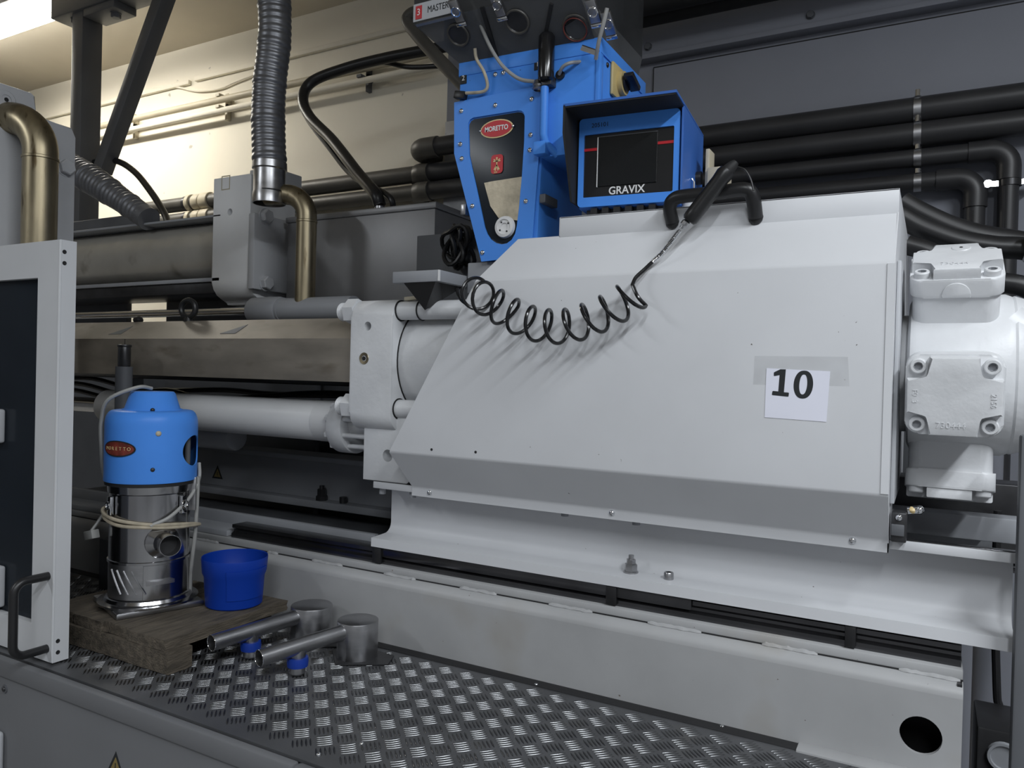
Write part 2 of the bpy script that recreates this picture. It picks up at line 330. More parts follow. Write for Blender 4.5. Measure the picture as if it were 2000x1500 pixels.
# ------------------------------------------------------------------ wall pipes on the right
def elbow(c, d0, d1, R, r, n=8):                   # arc of points from direction d0 into d1 around corner c
    c = Vector(c); d0 = Vector(d0); d1 = Vector(d1); out = []
    for i in range(n + 1):
        t = i / n * math.pi / 2
        out.append(c - d0 * R * (1 - math.sin(t)) + d1 * R * (1 - math.cos(t)))
    return out
PY = YW - .11
def wallpipe(label, pxl, px, py, r, xr=4.0, m=PIPE, left_elbow=True, drop=None, clampx=(1792,)):
    z = at(px, py, Y=PY).z; xl = at(pxl, py, Y=PY).x
    t = thing('wall_pipe', label, 'pipe', (xl, PY, z))
    xr_ = drop if drop is not None else xr
    MB().cyl((xl + (.0 if not left_elbow else .1), PY, z), (xr_ - (0.08 if drop is not None else 0), PY, z), r, n=24).build('pipe', m, t)
    if left_elbow:
        pts = [(xl + .16, PY, z), (xl + .1, PY, z)] + elbow((xl + .02, PY, z), (-1, 0, 0), (0, 1, 0), .08, r) + [(xl + .02, YW, z)]
        MB().tube(pts, r * 1.13, 20).build('elbow', PIPEB, t)
    if drop is not None:
        pts = [(drop - .16, PY, z), (drop - .1, PY, z)] + elbow((drop, PY, z), (1, 0, 0), (0, 0, -1), .08, r) + [(drop, PY, z - .14)]
        MB().tube(pts, r * 1.16, 20).build('elbow', m, t)
        MB().cyl((drop, PY, z - .1), (drop, PY, .2), r, n=24).build('drop_pipe', m, t)
        MB().box(drop - r * .25, drop - r * .2 + .004, PY - r - .0015, PY - r + .01, z - 1.2, z - .16).build('seam', BLACKM, t)
    for cx in clampx:
        X = at(cx, py, Y=PY).x
        c = MB().lathe([(r * 1.0, -.016), (r * 1.08, -.016), (r * 1.08, .016), (r * 1.0, .016)], (X, PY, z), XA, 24).box(X - .012, X + .012, PY - r * .2, YW - .001, z + r, z + r + .02).build('clamp', STEEL, t)
        MB().cyl((X, PY - r * .7, z + r * .85), (X, PY - r * .7, z + r * 1.35), .012, n=10).build('clamp_screw', CHROME, c)
    return t
wallpipe('thick dark pipe on the grey wall, highest of the pipe run', 806, 1790, 215, .060)
wallpipe('thick dark pipe on the grey wall, second from the top, with a pale tape patch', 806, 1790, 263, .058)
t3 = wallpipe('thin dark wall pipe turning down at the far right edge', 1300, 1790, 309, .042, left_elbow=False, drop=at(1972, 285, Y=PY).x)
t4 = wallpipe('lowest dark wall pipe turning down left of its neighbour', 1240, 1780, 357, .042, left_elbow=False, drop=at(1906, 348, Y=PY).x)
X = at(1972, 358, Y=PY).x; z = at(1972, 358, Y=PY).z
MB().lathe([(.042, -.014), (.047, -.014), (.047, .014), (.042, .014)], (X, PY, z), ZA, 24).build('clamp_band', DARKST, t3)
for s_ in (-1, 1): MB().cyl((X + s_ * .085, PY - .03, z), (X + s_ * .085, PY + .02, z), .018, n=12).obox((X + s_ * .06, PY - .01, z), (.03, 0, 0), (0, .006, 0), (0, 0, .012)).build('clamp_ear', CHROME, t3)
# short upper pipe stub left of the hopper
z = at(850, 287, Y=PY - .1).z; xl = at(806, 287, Y=PY - .1).x
t = thing('pipe_stub', 'short dark pipe with a rounded end emerging left of the blue hopper', 'pipe', (xl, PY - .1, z))
MB().cyl((xl + .08, PY - .1, z), (xl + 1.3, PY - .1, z), .058).build('pipe', PIPE, t)
pts = [(xl + .2, PY - .1, z), (xl + .1, PY - .1, z)] + elbow((xl + .03, PY - .1, z), (-1, 0, 0), (0, 1, 0), .07, .06) + [(xl + .03, YW, z)]
MB().tube(pts, .066, 20).build('elbow', PIPEB, t)
# brown-grey pipes behind the gearbox block with cream couplings
for py, lab, r in ((355, 'upper brown-grey pipe behind the steel box with cream couplings at its left', .055), (389, 'lower brown-grey pipe behind the steel box with cream couplings at its left', .050)):
    z = at(700, py, Y=PY).z; t = thing('wall_pipe', lab, 'pipe', (-4, PY, z))
    MB().cyl((at(290, 400, Y=PY).x, PY, z), (at(900, 340, Y=PY).x, PY, z), r).build('pipe', PIPEB, t)
    for a_, b_, k in ((371, 378, 1.25), (383, 396, 1.18), (398, 414, 1.25)):
        MB().cyl((at(a_, 400, Y=PY).x, PY, z), (at(b_, 400, Y=PY).x, PY, z), r * k, bev=.006).build('coupling', CREAMP, t)
    X = at(367, 400, Y=PY).x
    MB().cyl((X - .015, PY, z), (X + .015, PY, z), r * 1.1).build('clamp', DARKST, t)
    X = at(578, 360, Y=PY).x
    MB().cyl((X - .015, PY, z), (X + .015, PY, z), r * 1.08).build('clamp', STEEL, t)
# pipe stub with beige elbow left of the smoky hopper
pts = spline([at(x, y, Y=3.2) for x, y in ((930, 190), (880, 140), (850, 108), (815, 68), (797, 42), (805, 28), (830, 22), (870, 18), (960, -5))])
tag(MB().tube(pts, .034, 14).build('bent_pipe', PIPEB), 'bent beige-brown pipe beside the left of the smoky hopper', 'pipe')
# ================================================================== DECK AND FRONT PANELS
dk = thing('tread_deck', 'aluminium five-bar tread plate deck in front of the machine', 'deck', (-1.6, 1.66, 0))
YB = 2.02; YF = 1.316
MB().box(-3.7, .32, YF, 1.995, -.008, 0).build('plate', ALU, dk)
def bar_patch(diag):                               # five raised lens-shaped bars
    m = MB(); d = Vector((1, diag, 0)).normalized(); e = Vector((-d.y, d.x, 0))
    for k in range(-2, 3):
        c = e * (k * .0104); L2, w, h = .0220, .0026, .0021; rings = []
        for tt, sc in ((-.80, .45), (-.45, 1.0), (0, 1.05), (.45, 1.0), (.80, .45)):
            rings.append([m.bm.verts.new(c + d * L2 * tt + e * (w * sc * q) + ZA * (h * (.45 + .55 * sc) * z_)) for q, z_ in ((-1, 0), (-.72, .66), (0, 1), (.72, .66), (1, 0))])
        tips = [m.bm.verts.new(c - d * L2), m.bm.verts.new(c + d * L2)]
        for A, B in zip(rings, rings[1:]):
            for q in range(4): m.bm.faces.new((A[q], B[q], B[q + 1], A[q + 1]))
        for q in range(4): m.bm.faces.new((tips[0], rings[0][q], rings[0][q + 1])); m.bm.faces.new((tips[1], rings[-1][q + 1], rings[-1][q]))
    return m
cand = []
for kind, (ox, oy) in ((1, (-1.426, 1.563)), (-1, (-1.426 + .0378, 1.563 + .0378))):
    for i in range(-31, 24):
        for j in range(-5, 8):
            x, y = ox + .0755 * i, oy + .0757 * j
            if not (YF + .024 < y < 1.97 and -3.65 < x < .29): continue
            d = AX.z * x + AY.z * y + AZ.z * (-H)
            u = 1000 + F * (AX.x * x + AY.x * y + AZ.x * -H) / d; v = 750 + F * (AX.y * x + AY.y * y + AZ.y * -H) / d
            vis = 300 < u < 2000 and v < 1500
            cand.append((d if vis else d + 50, kind, x, y))
cand.sort()
proto = {}
for k in (1, -1):
    o = bar_patch(k).build('tread_bars', ALUB, sharp=180); proto[k] = o.data; bpy.data.objects.remove(o)
for i, (d, k, x, y) in enumerate(cand[:300]):
    o = bpy.data.objects.new('tread_bars', proto[k]); COL.objects.link(o); o.location = (x, y, 0); attach(o, dk)
rest = MB()
for d, k, x, y in cand[300:]:
    n0 = len(rest.bm.verts); rest.bm.from_mesh(proto[k]); rest.bm.verts.ensure_lookup_table()
    for v in rest.bm.verts[n0:]: v.co += Vector((x, y, 0))
rest.build('tread_bar_field', ALUB, dk, sharp=180, kind='stuff')
for px, py in ((622, 1474), (706, 1453), (1410, 1420), (1240, 1342), (1047, 1338)):
    c = at(px, py, Z=0); screw((c.x, c.y, 0.001), ZA, .006, dk, CHROME, 'rivet')
MB().box(-3.6, -.27, 1.980, 2.0185, -.007, .003, .001).build('gap_shade_strip', BLACKM, dk)  # black strip stands for the shaded gap between deck and bed
# front panels below the deck
xs = at(585, 1485, Z=0).x
fp = thing('front_panel', 'grey sheet-metal base panel below the deck with warning triangle', 'panel', (-2.5, 1.3, -.9))
MB().box(-4.2, xs - .002, 1.294, 1.309, -.9, -.058, .004).build('sheet', PANEL, fp)
MB().box(-4.2, xs - .002, 1.286, 1.313, -.056, -.003, .006).build('lip', PANEL, fp)
MB().box(-4.2, xs, 1.311, 1.40, -.9, -.012).build('backing', BLACKM, fp)
c = at(10, 1345, Y=1.294); MB().cyl((c.x, 1.2945, c.z), (c.x, 1.291, c.z), .013, n=18).build('screw_cup', GREYD, fp); screw((c.x, 1.290, c.z), -YA, .007, fp, DARKST)
c = at(226, 1476, Y=1.293)
def triangle(c, s_, nrm, xd, parent, m1=INK, m2=STICK):
    c = Vector(c); nrm = Vector(nrm); xd = Vector(xd); up = xd.cross(-nrm) if False else ZA
    tri = lambda k, o: [c + up * (s_ * k * .58) + nrm * o, c - up * (s_ * k * .29) - xd * (s_ * k * .5) + nrm * o, c - up * (s_ * k * .29) + xd * (s_ * k * .5) + nrm * o]
    a_ = MB().prism(tri(1, .0008), nrm * -.0006).build('warning_triangle', m1, parent)
    b_ = MB().prism(tri(.62, .0014), nrm * -.0006).build('triangle_field', m2, a_)
    MB().obox(c + nrm * .0018 + up * (s_ * .03), xd * (s_ * .02), nrm * .0004, up * (s_ * .11)).build('bolt_mark', INK, a_)
triangle((c.x, 1.294, c.z - .03), .072, -YA, XA, fp)
fp2 = thing('front_panel', 'small piece of grey base panel right of the seam at bottom', 'panel', (-.8, 1.3, -.9))
MB().box(xs + .002, .32, 1.294, 1.309, -.9, -.058, .004).build('sheet', PANEL, fp2)
MB().box(xs + .002, .32, 1.286, 1.313, -.056, -.003, .006).build('lip', PANEL, fp2)
MB().box(xs, .32, 1.311, 1.40, -.9, -.012).build('backing', BLACKM, fp2)
c = at(0, 1460, Y=1.285); 
tag(MB().box(c.x - .10, c.x + .012, 1.268, 1.2935, c.z - .12, c.z + .05, .012, 3).build('latch_handle', GREYL), 'pale plastic latch on the base panel, bottom left edge', 'latch')
# ================================================================== SAFETY DOOR
dr = thing('safety_door', 'white framed sliding safety door with dark window, left edge', 'door', (-2.8, 1.36, 0))
XR = -2.283; YD0, YD1 = 1.337, 1.386; ZT = 1.273
wr = -2.397; wz0, wz1 = .108, 1.163
MB().holed([(-4.2, YD0, .006), (XR, YD0, .006), (XR, YD0, ZT), (-4.2, YD0, ZT)], [[(-4.0, YD0, wz0), (wr, YD0, wz0), (wr, YD0, wz1), (-4.0, YD0, wz1)]], (0, YD1 - YD0, 0)).build('frame', DOORP, dr)
MB().cyl((XR - .0035, YD0 + .0025, .008), (XR - .0035, YD0 + .0025, ZT - .002), .0042, n=8).build('edge_bead', DOORP, dr)
MB().box(-4.0, wr, YD0 + .02, YD0 + .026, wz0, wz1).build('window_pane', GLASSD, dr, 'dark polycarbonate window')
for px, py in ((126, 492), (126, 514), (113, 1252), (113, 1274)):
    c = at(px, py, X=XR); MB().lathe([(0, .0004), (.0045, .0006), (.006, .0012), (.0065, 0)], (XR, c.y, c.z), XA, 14).build('screw_hole', BLACKM, dr)
za, zb = .264, .045; hx = -2.312
pts = [(hx, YD0 + .01, za)] + elbow((hx, YD0 - .098, za), (0, -1, 0), (0, 0, -1), .035, 0) + elbow((hx, YD0 - .098, zb), (0, 0, -1), (0, 1, 0), .035, 0) + [(hx, YD0 + .01, zb)]
MB().tube(pts, .0125, 14).build('handle', BLACK, dr, 'black bent grab handle')
for py0, py1 in ((795, 866), (1092, 1188)):
    a = at(-60, py0, Y=YD0); b = at(-2, py1, Y=YD0)
    MB().box(a.x, b.x, YD0 - .012, YD0 + .02, b.z, a.z, .008, 3).build('latch', GREYL, dr, 'white rounded latch')
# ================================================================== BED
bed = thing('machine_bed', 'long white painted box-section bed beam with weld seam and round hole', 'beam', (-1.5, 2.1, -.5))
XE = at(1880, 1400, Y=YB).x
hc = at(1798, 1437, Y=YB); hr = .0445
circ = [(hc.x + hr * math.cos(i / 32 * 2 * math.pi), YB, hc.z + hr * math.sin(i / 32 * 2 * math.pi)) for i in range(32)]
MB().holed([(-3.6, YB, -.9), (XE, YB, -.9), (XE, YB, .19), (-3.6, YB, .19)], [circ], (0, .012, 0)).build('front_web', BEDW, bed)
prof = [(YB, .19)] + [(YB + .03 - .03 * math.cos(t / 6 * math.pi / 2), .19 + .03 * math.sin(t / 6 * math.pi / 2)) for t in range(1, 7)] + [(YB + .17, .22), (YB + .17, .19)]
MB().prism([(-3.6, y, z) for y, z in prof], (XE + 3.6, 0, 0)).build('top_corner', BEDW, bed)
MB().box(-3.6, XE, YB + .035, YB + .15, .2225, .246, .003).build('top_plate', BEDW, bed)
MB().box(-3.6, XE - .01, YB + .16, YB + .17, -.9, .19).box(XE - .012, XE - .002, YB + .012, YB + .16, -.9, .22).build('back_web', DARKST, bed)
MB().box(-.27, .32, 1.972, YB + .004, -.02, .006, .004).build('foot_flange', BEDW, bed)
zw = .2215; yw = YB + .033
MB().box(-3.6, XE, yw + .0005, yw + .004, zw - .0022, zw + .002).build('seam', BLACKM, bed)
for x0, x1, yy in ((380, 427, 1066), (523, 543, 1090), (610, 669, 1110), (750, 812, 1134), (898, 970, 1162), (1072, 1157, 1195), (1265, 1370, 1232), (1488, 1597, 1274), (1755, 1876, 1322)):
    xa = at(x0, yy, Y=yw).x; xb = at(x1, yy, Y=yw).x; n = max(6, int((xb - xa) / .009))
    P = [(xa + (xb - xa) * i / n, yw - .001 + random.uniform(-.001, .001), zw + random.uniform(-.0012, .0012)) for i in range(n + 1)]
    MB().tube(P, [.003] + [.0066 + random.uniform(-.001, .0012) for _ in range(n - 1)] + [.003], 8).build('weld_bead', BEDW, bed)
# linear rail and shoes
xr0 = at(458, 1040, Y=2.09).x
rl = thing('linear_rail', 'dark oily linear guide rail on top of the bed beam', 'rail', (-1.5, 2.12, .246))
pr = [(2.075, .246), (2.075, .262), (2.088, .268), (2.088, .276), (2.078, .284), (2.078, .296), (2.15, .296), (2.15, .246)]
MB().prism([(xr0, y, z) for y, z in pr], (XE - .004 - xr0, 0, 0)).build('rail', RAIL, rl)
for a_, b_ in ((1100, 1192), (1352, 1430)):
    pass
for px0, px1 in ((728, 740), (1186, 1200), (1655, 1668)):
    xa = at(px0, 1080, Y=2.066).x; xb = at(px1, 1080, Y=2.066).x
    MB().box(xa, xb + .01, 2.062, 2.074, .25, .302, .002).build('wiper', BLACK, rl)
for px0, px1 in ((740, 1186), (1200, 1350)):
    xa = at(px0, 1080, Y=2.066).x; xb = at(px1, 1160, Y=2.066).x
    MB().box(xa, xb, 2.068, 2.0755, .272, .3025, .002).build('bearing_shoe', RAIL if px0 == 740 else DARKST, rl)
# rear bed beam and inner floor
rb = thing('rear_bed', 'dark rear bed beam seen under the barrel', 'beam', (-2, 2.55, -.5))
MB().box(-3.9, .04, 2.42, 2.6, -.9, .235).build('web', DARKST, rb)
MB().box(-3.9, .04, 2.40, 2.62, .235, .25, .003).build('top_plate', GREYD, rb)
MB().box(-3.9, .04, 2.2, 2.41, .0, .02).build('inner_tray', BLACKM, rb)
a = at(372, 1000, Y=2.2)
sp = thing('bed_spacer', 'grey packing plate on the bed behind the loader', 'plate', (-2.9, 2.12, .246))
MB().box(-3.6, xr0 - .02, 2.07, 2.19, .2465, .27, .004).build('plate', GREYP, sp)
MB().box(-3.6, -1.75, 2.175, 2.2, .2465, .315, .004).build('upstand', GREYP, sp)
# rear carriage beam
rc = thing('rear_carriage_beam', 'dim grey carriage beam far behind, under the barrel, with triangle', 'beam', (-1.9, 2.52, .305))
MB().box(-3.3, .16, 2.56, 2.58, .33, .51).build('web', GREYP, rc)
MB().box(-3.3, .16, 2.50, 2.64, .303, .335, .004).build('bottom_flange', GREYP, rc)
MB().box(-3.3, .16, 2.49, 2.64, .507, .53, .004).build('top_flange', GREYP, rc)
c = at(425, 922, Y=2.56); triangle((c.x, 2.56, c.z - .01), .075, -YA, XA, rc)
c = at(628, 985, Y=2.53)
MB().cyl((c.x, 2.53, .335), (c.x, 2.53, .355), .026, n=6).cyl((c.x, 2.53, .355), (c.x, 2.53, .385), .02, n=6).cyl((c.x, 2.53, .385), (c.x, 2.53, .40), .011, n=12).build('jack_bolt', DARKST, rc)
c = at(670, 990, Y=2.53); MB().cyl((c.x, 2.53, .335), (c.x, 2.53, .362), .016, n=14).build('bolt', DARKST, rc)
# dark sheets added as a shaded backdrop behind the machine
tag(MB().box(-4.6, -.05, 3.05, 3.08, -.9, 1.12).build('dark_backdrop', GREYD), 'dark backdrop sheet added as shade below the barrel', 'panel')
for pa_, pb_, zt_, lab in ((80, 268, 1.46, 'dark sheet added as shade beneath the large grey cylinder'), (345, 640, 1.40, 'dark sheet added as shade between the grey cylinder and the shroud')):
    tag(MB().box(at(pa_, 600, Y=3.0).x, at(pb_, 600, Y=3.0).x, 2.93, 2.965, -.9, zt_, .004).build('dark_backing', GREYD), lab, 'plate')
# ================================================================== CARRIAGE BEAM (front)
cb = thing('carriage_beam', 'white channel-section carriage beam under the injection cover', 'beam', (-.75, 2.1, .303))
X0, X1 = -1.672, .179
def fil(yc, zc, r, a0, a1, n=5): return [(yc + r * math.cos(math.radians(a0 + (a1 - a0) * i / n)), zc + r * math.sin(math.radians(a0 + (a1 - a0) * i / n))) for i in range(n + 1)]
prof = [(2.06, .305), (2.06, .335), (2.133, .338)] + fil(2.133, .373, .035, -90, 0)[1:] + [(2.168, .505), (2.2, .505), (2.2, .305)]
MB().prism([(X0, y, z) for y, z in prof], (X1 - X0, 0, 0)).build('channel', WHITE, cb)
MB().box(X0, -.083, 2.0635, 2.2, .5055, .528, .002).build('top_flange', WHITE, cb)
MB().box(-.0825, X1, 2.0635, 2.077, .5055, .528, .002).build('top_lip', WHITE, cb)
def nutbolt(px, py, parent, big=True):
    c = at(px, py, Z=.337)
    if big: MB().cyl((c.x, c.y, .336), (c.x, c.y, .341), .022, n=20).cyl((c.x, c.y, .341), (c.x, c.y, .362), .019, n=6).cyl((c.x, c.y, .362), (c.x, c.y, .376), .014, n=6).cyl((c.x, c.y, .376), (c.x, c.y, .388), .008, n=12).build('jack_bolt', STEEL, parent, sharp=25)
    else: sockbolt((c.x, c.y, .337), ZA, .014, .02, parent, STEEL)
nutbolt(1232, 1118, cb); nutbolt(1306, 1131, cb, False)
for px in (747, 806, 1104, 1244):
    X = at(px, 970, Y=2.09).x; MB().cyl((X, 2.09, .505), (X, 2.09, .484), .0115, n=14).build('bolt', GREYP, cb)
# inner tray right of the cover: oily plate and cross bars
it = thing('carriage_tray', 'dark glossy slide ways behind the carriage beam under the motor', 'slide way', (0, 2.3, .45))
MB().box(-.6, .30, 2.205, 2.40, .455, .47, .003).box(-.08, .30, 2.0775, 2.205, .5065, .512, .002).build('slide_plate', RAIL, it)
MB().box(-.08, .30, 2.095, 2.112, .512, .519, .002).box(-.08, .30, 2.15, 2.165, .512, .517, .002).box(-.6, .30, 2.235, 2.275, .47, .50, .004).build('way', RAIL, it)
MB().box(-.6, .30, 2.41, 2.485, .49, .556, .004).build('cross_bar', GREYP, it)
MB().box(-.6, .30, 2.66, 2.8, .40, .62, .004).build('backing', DARKST, it)
# ================================================================== CROSSHEAD, TIE RODS, BARREL
AYC, AZC = 2.27, .945
XPL, XPR = -1.767, -1.587
xh = thing('crosshead', 'white cast crosshead plate on a foot beside the cover, with tie rods', 'crosshead', (-1.67, 2.27, .515))
pts = [(XPL, AYC + y, AZC - .018 + z) for y, z in rrect(.46, .45, .06, 8)]
plate = MB().prism(pts, (XPR - XPL, 0, 0), .006).build('plate', CAST, xh)
c = at(718, 637, Y=2.04); c2 = at(711, 700, Y=2.04)
cut(plate, MB().cyl((c.x, 2.0, c.z), (c.x, 2.075, c.z), .0155, n=20))
MB().lathe([(.017, -.001), (.0205, .0006), (.0195, .002), (.010, .001), (.008, -.004), (0, -.005)], (c2.x, 2.04, c2.z), -YA, 20).build('plug', BRASS, xh, 'brass plug with a hex socket')
MB().cyl((c2.x, 2.0405, c2.z), (c2.x, 2.038, c2.z), .008, n=6).build('plug_socket', BLACKM, xh)
fx0, fx1 = at(711, 900, Y=2.08).x, at(806, 900, Y=2.08).x
foot = MB().prism([(fx0, 2.075, .5285), (fx1 - .02, 2.075, .5285), (fx1 + .02, 2.075, .56), (fx1 - .03, 2.075, .80), (fx0, 2.075, .80)], (0, .38, 0), .004).build('foot', CAST, xh)
c = at(757, 890, Y=2.075); cut(foot, MB().cyl((c.x, 2.04, c.z), (c.x, 2.12, c.z), .021, n=24))
MB().box(at(728, 950, Y=2.065).x, -1.3, 2.066, 2.46, .5282, .5288).build('shim', DARKST, xh)
ZR = (1.113, .780)
for z in ZR:
    for y in (2.085, 2.455):
        MB().cyl((XPR - .002, y, z), (-1.0, y, z), .0315, n=24).build('tie_rod', CAST, xh)
        MB().cyl((XPR - .001, y, z), (XPR + .003, y, z), .036, n=24).build('rod_gasket', BLACKM, xh)
        nb = MB().cyl((XPL + .001, y, z), (XPL - .045, y, z), .046, n=6).build('nut', CAST, xh, sharp=25)
        P = []
        for i in range(5): P += [(.030, i * .007), (.033, i * .007 + .0035)]
        MB().lathe([(0, .04)] + [(.033, 0)] + [(r, .045 + t) for r, t in P] + [(.028, .083), (0, .083)], (XPL, y, z), -XA, 20).build('thread_end', CAST, nb)
c = at(812, 605, X=-1.45); 
MB().torus((-1.50, 2.085, 1.113), XA, .0335, .0025).build('cable_tie', BLACK, xh)
MB().obox((-1.49, 2.075, 1.155), (.07, 0, .004), (0, .012, 0), (0, 0, .006), .002).build('tag_strip', CREAMP, xh, 'yellowed plastic strip')
MB().cyl((XPR - .001, AYC, AZC), (-1.02, AYC, AZC), .200, n=56, bev=.006).build('barrel_housing', CAST, xh)
MB().cyl((XPR - .001, AYC, AZC), (XPR + .002, AYC, AZC), .2035, n=56).build('housing_seam', BLACKM, xh)
# barrel shroud: long octagonal steel cover
bs = thing('barrel_shroud', 'stained steel heat shroud over the barrel with two dark triangles', 'shroud', (-2.9, AYC, .8))
YS = 2.07
octo = [(YS, .865), (YS, 1.019), (YS + .085, 1.098), (AYC + .115, 1.098), (2 * AYC - YS, 1.019), (2 * AYC - YS, .865), (2 * AYC - YS - .004, .865), (2 * AYC - YS - .004, 1.017), (AYC + .113, 1.094), (YS + .087, 1.094), (YS + .004, 1.017), (YS + .004, .865)]
MB().prism([(-4.3, y, z) for y, z in octo], (XPL + .002 + 4.3, 0, 0)).build('shell', SHROUD, bs)
MB().box(-3.05, -3.048, YS - .0015, YS + .001, .866, 1.018).build('joint', DARKST, bs)
sl = Vector((0, .085, .079)).normalized(); nn = Vector((0, -.079, .085)).normalized()
for px in (235, 456):
    c = at(px, 645, Y=YS + .04); b0 = Vector((c.x, YS + .0425, 1.0585)) + nn * .0012
    MB().prism([b0 - XA * .055 - sl * .028, b0 + XA * .03 - sl * .028, b0 + XA * .055 + sl * .028], nn * -.001).build('triangle_mark', GREYD, bs)
for px, py in ((372, 637), (318, 642), (405, 660), (505, 741)):
    pass
c = at(368, 603, Y=2.17)
eb = MB().torus((c.x, 2.17, c.z), (-.2, 1, 0), .036, .012, 28, 10).cyl((c.x, 2.17, 1.096), (c.x, 2.17, c.z - .035), .02, .014, n=14).build('eye_bolt', BLACK, bs, 'black lifting eye bolt')
c = at(270, 620, Y=2.17); MB().ball((c.x, 2.17, 1.108), .022, (1, 1, .8)).build('knob', BLACK, bs)
MB().cyl((-4.3, AYC, AZC), (XPL, AYC, AZC), .10, n=24).build('barrel', DARKST, bs)
# upper pull cylinder behind the shroud
ax = at(480, 608, Y=2.52); zc = ax.z
up = thing('pull_cylinder', 'grey pull cylinder with chrome rod lying just above the shroud', 'cylinder', (-2.5, 2.52, zc))
xa, xb, xc = at(495, 600, Y=2.52).x, at(552, 600, Y=2.52).x, at(692, 600, Y=2.52).x
MB().cyl((xa, 2.52, zc), (xb, 2.52, zc), .062, n=28, bev=.012).build('end_cap', GREYP, up)
MB().cyl((xb, 2.52, zc), (xc, 2.52, zc), .054, n=28).build('barrel', GREYP, up)
MB().cyl((xb, 2.52, zc), (xb + .012, 2.52, zc), .057, n=28).build('collar', GREYP, up)
MB().cyl((-4.3, 2.52, zc), (xa, 2.52, zc), .019, n=18).build('rod', CHROME, up)
# lower front pull cylinder
za = at(640, 822, Y=2.2); zc = za.z; Yl = 2.20
lo = thing('pull_cylinder', 'thick white hydraulic cylinder low beside the loader, ending in a flange', 'cylinder', (-2.5, Yl, zc))
xf = at(672, 820, Y=Yl).x
r0 = (at(640, 783, Y=Yl).z - at(640, 862, Y=Yl).z) / 2
MB().cyl((-3.35, Yl, zc), (xf, Yl, zc), r0, n=40, bev=.004).build('barrel', LOWC, lo)
MB().cyl((xf - .10, Yl, zc), (xf - .005, Yl, zc), r0 * 1.015, n=40).build('end_sleeve', LOWC, lo)
MB().cyl((xf, Yl, zc - .012), (xf + .07, Yl, zc - .012), r0 * 1.32, n=40, bev=.004).build('flange', CAST, lo)
MB().cyl((xf + .07, Yl, zc), (XPL + .06, Yl, zc), r0 * .75, n=30).build('gland', CAST, lo)
for a_ in (200, 160, 235, 125):
    yy, zz = Yl + r0 * 1.12 * math.cos(math.radians(a_)), zc - .012 + r0 * 1.12 * math.sin(math.radians(a_))
    MB().cyl((xf + .05, yy, zz), (XPL + .08, yy, zz), .009, n=12).build('stud', CAST, lo)
    MB().cyl((xf - .012, yy, zz), (xf, yy, zz), .014, n=6).build('stud_nut', CAST, lo)
MB().cyl((-4.3, Yl, zc), (-3.34, Yl, zc), .035, n=18).build('rod', CHROME, lo)
c = at(300, 870, Y=2.3); 
tag(MB().cyl((-3.4, 2.36, .60), (at(463, 865, Y=2.36).x, 2.36, .60), .06, n=24, bev=.01).box(-3.2, -3.1, 2.41, 2.44, .249, .6).build('oil_reservoir', GREYL), 'short pale cylinder glimpsed behind the loader head under the white cylinder', 'cylinder')
# dark hoses behind loader
rnd = random.Random(3)
for k, lab in enumerate(('black cable sagging beneath the shroud, left of the loader', 'black hose lying highest under the shroud', 'black hose running just above the white cylinder')):
    y = 2.36 + .05 * k; P = [(-4.2 + .32 * i, y + rnd.uniform(-.03, .03), .765 + .02 * k + rnd.uniform(-.03, .03)) for i in range(8)]
    tag(MB().tube(spline(P, 5), .012, 8).build('hose', BLACK), lab, 'hose')
# pin behind loader
c = at(243, 690, Y=1.95)
pin = thing('guide_pin', 'dark guide pin with a shiny cap standing behind the loader', 'pin', (c.x, 1.95, .0))
zt = at(243, 674, Y=1.95).z; zm = at(243, 716, Y=1.95).z
MB().cyl((c.x, 1.95, .2), (c.x, 1.95, zm), .032, n=20).build('sleeve', GREYD, pin)
MB().cyl((c.x, 1.95, zm), (c.x, 1.95, zt), .024, n=20, bev=.003).build('pin', DARKST, pin)
MB().cyl((c.x, 1.95, zt - .008), (c.x, 1.95, zt + .002), .027, n=20, bev=.002).build('cap', DARKST, pin)
MB().box(c.x - .06, c.x + .06, 1.90, 2.0, -.0, .2).build('base', DARKST, pin)
# ================================================================== LEFT MACHINE FRAME WITH BRASS PIPE
fr = thing('platen_frame', 'grey stepped machine frame plate behind the safety door, top left', 'frame', (-3.2, 1.6, 0))
MB().prism([(-3.1, 1.42, .002), (-3.1, 1.87, .002), (-3.1, 1.87, 1.83), (-3.1, 1.852, 1.866), (-3.1, 1.705, 1.866), (-3.1, 1.705, 1.945), (-3.1, 1.69, 1.955), (-3.1, 1.42, 1.955)], (-.35, 0, 0), .006).build('plate', FRAMEP, fr)
hexbolt((-3.1, 1.829, 1.699), XA, .032, .025, fr, FRAMEP)
MB().lathe([(.018, .004), (.032, .004), (.036, 0)], (-3.1, 1.599, 1.897), XA, 24).cyl((-3.101, 1.599, 1.897), (-3.098, 1.599, 1.897), .018, n=18).build('boss', FRAMEP, fr)
MB().cyl((-3.099, 1.599, 1.897), (-3.0965, 1.599, 1.897), .008, n=12).build('boss_hole', BLACKM, fr)
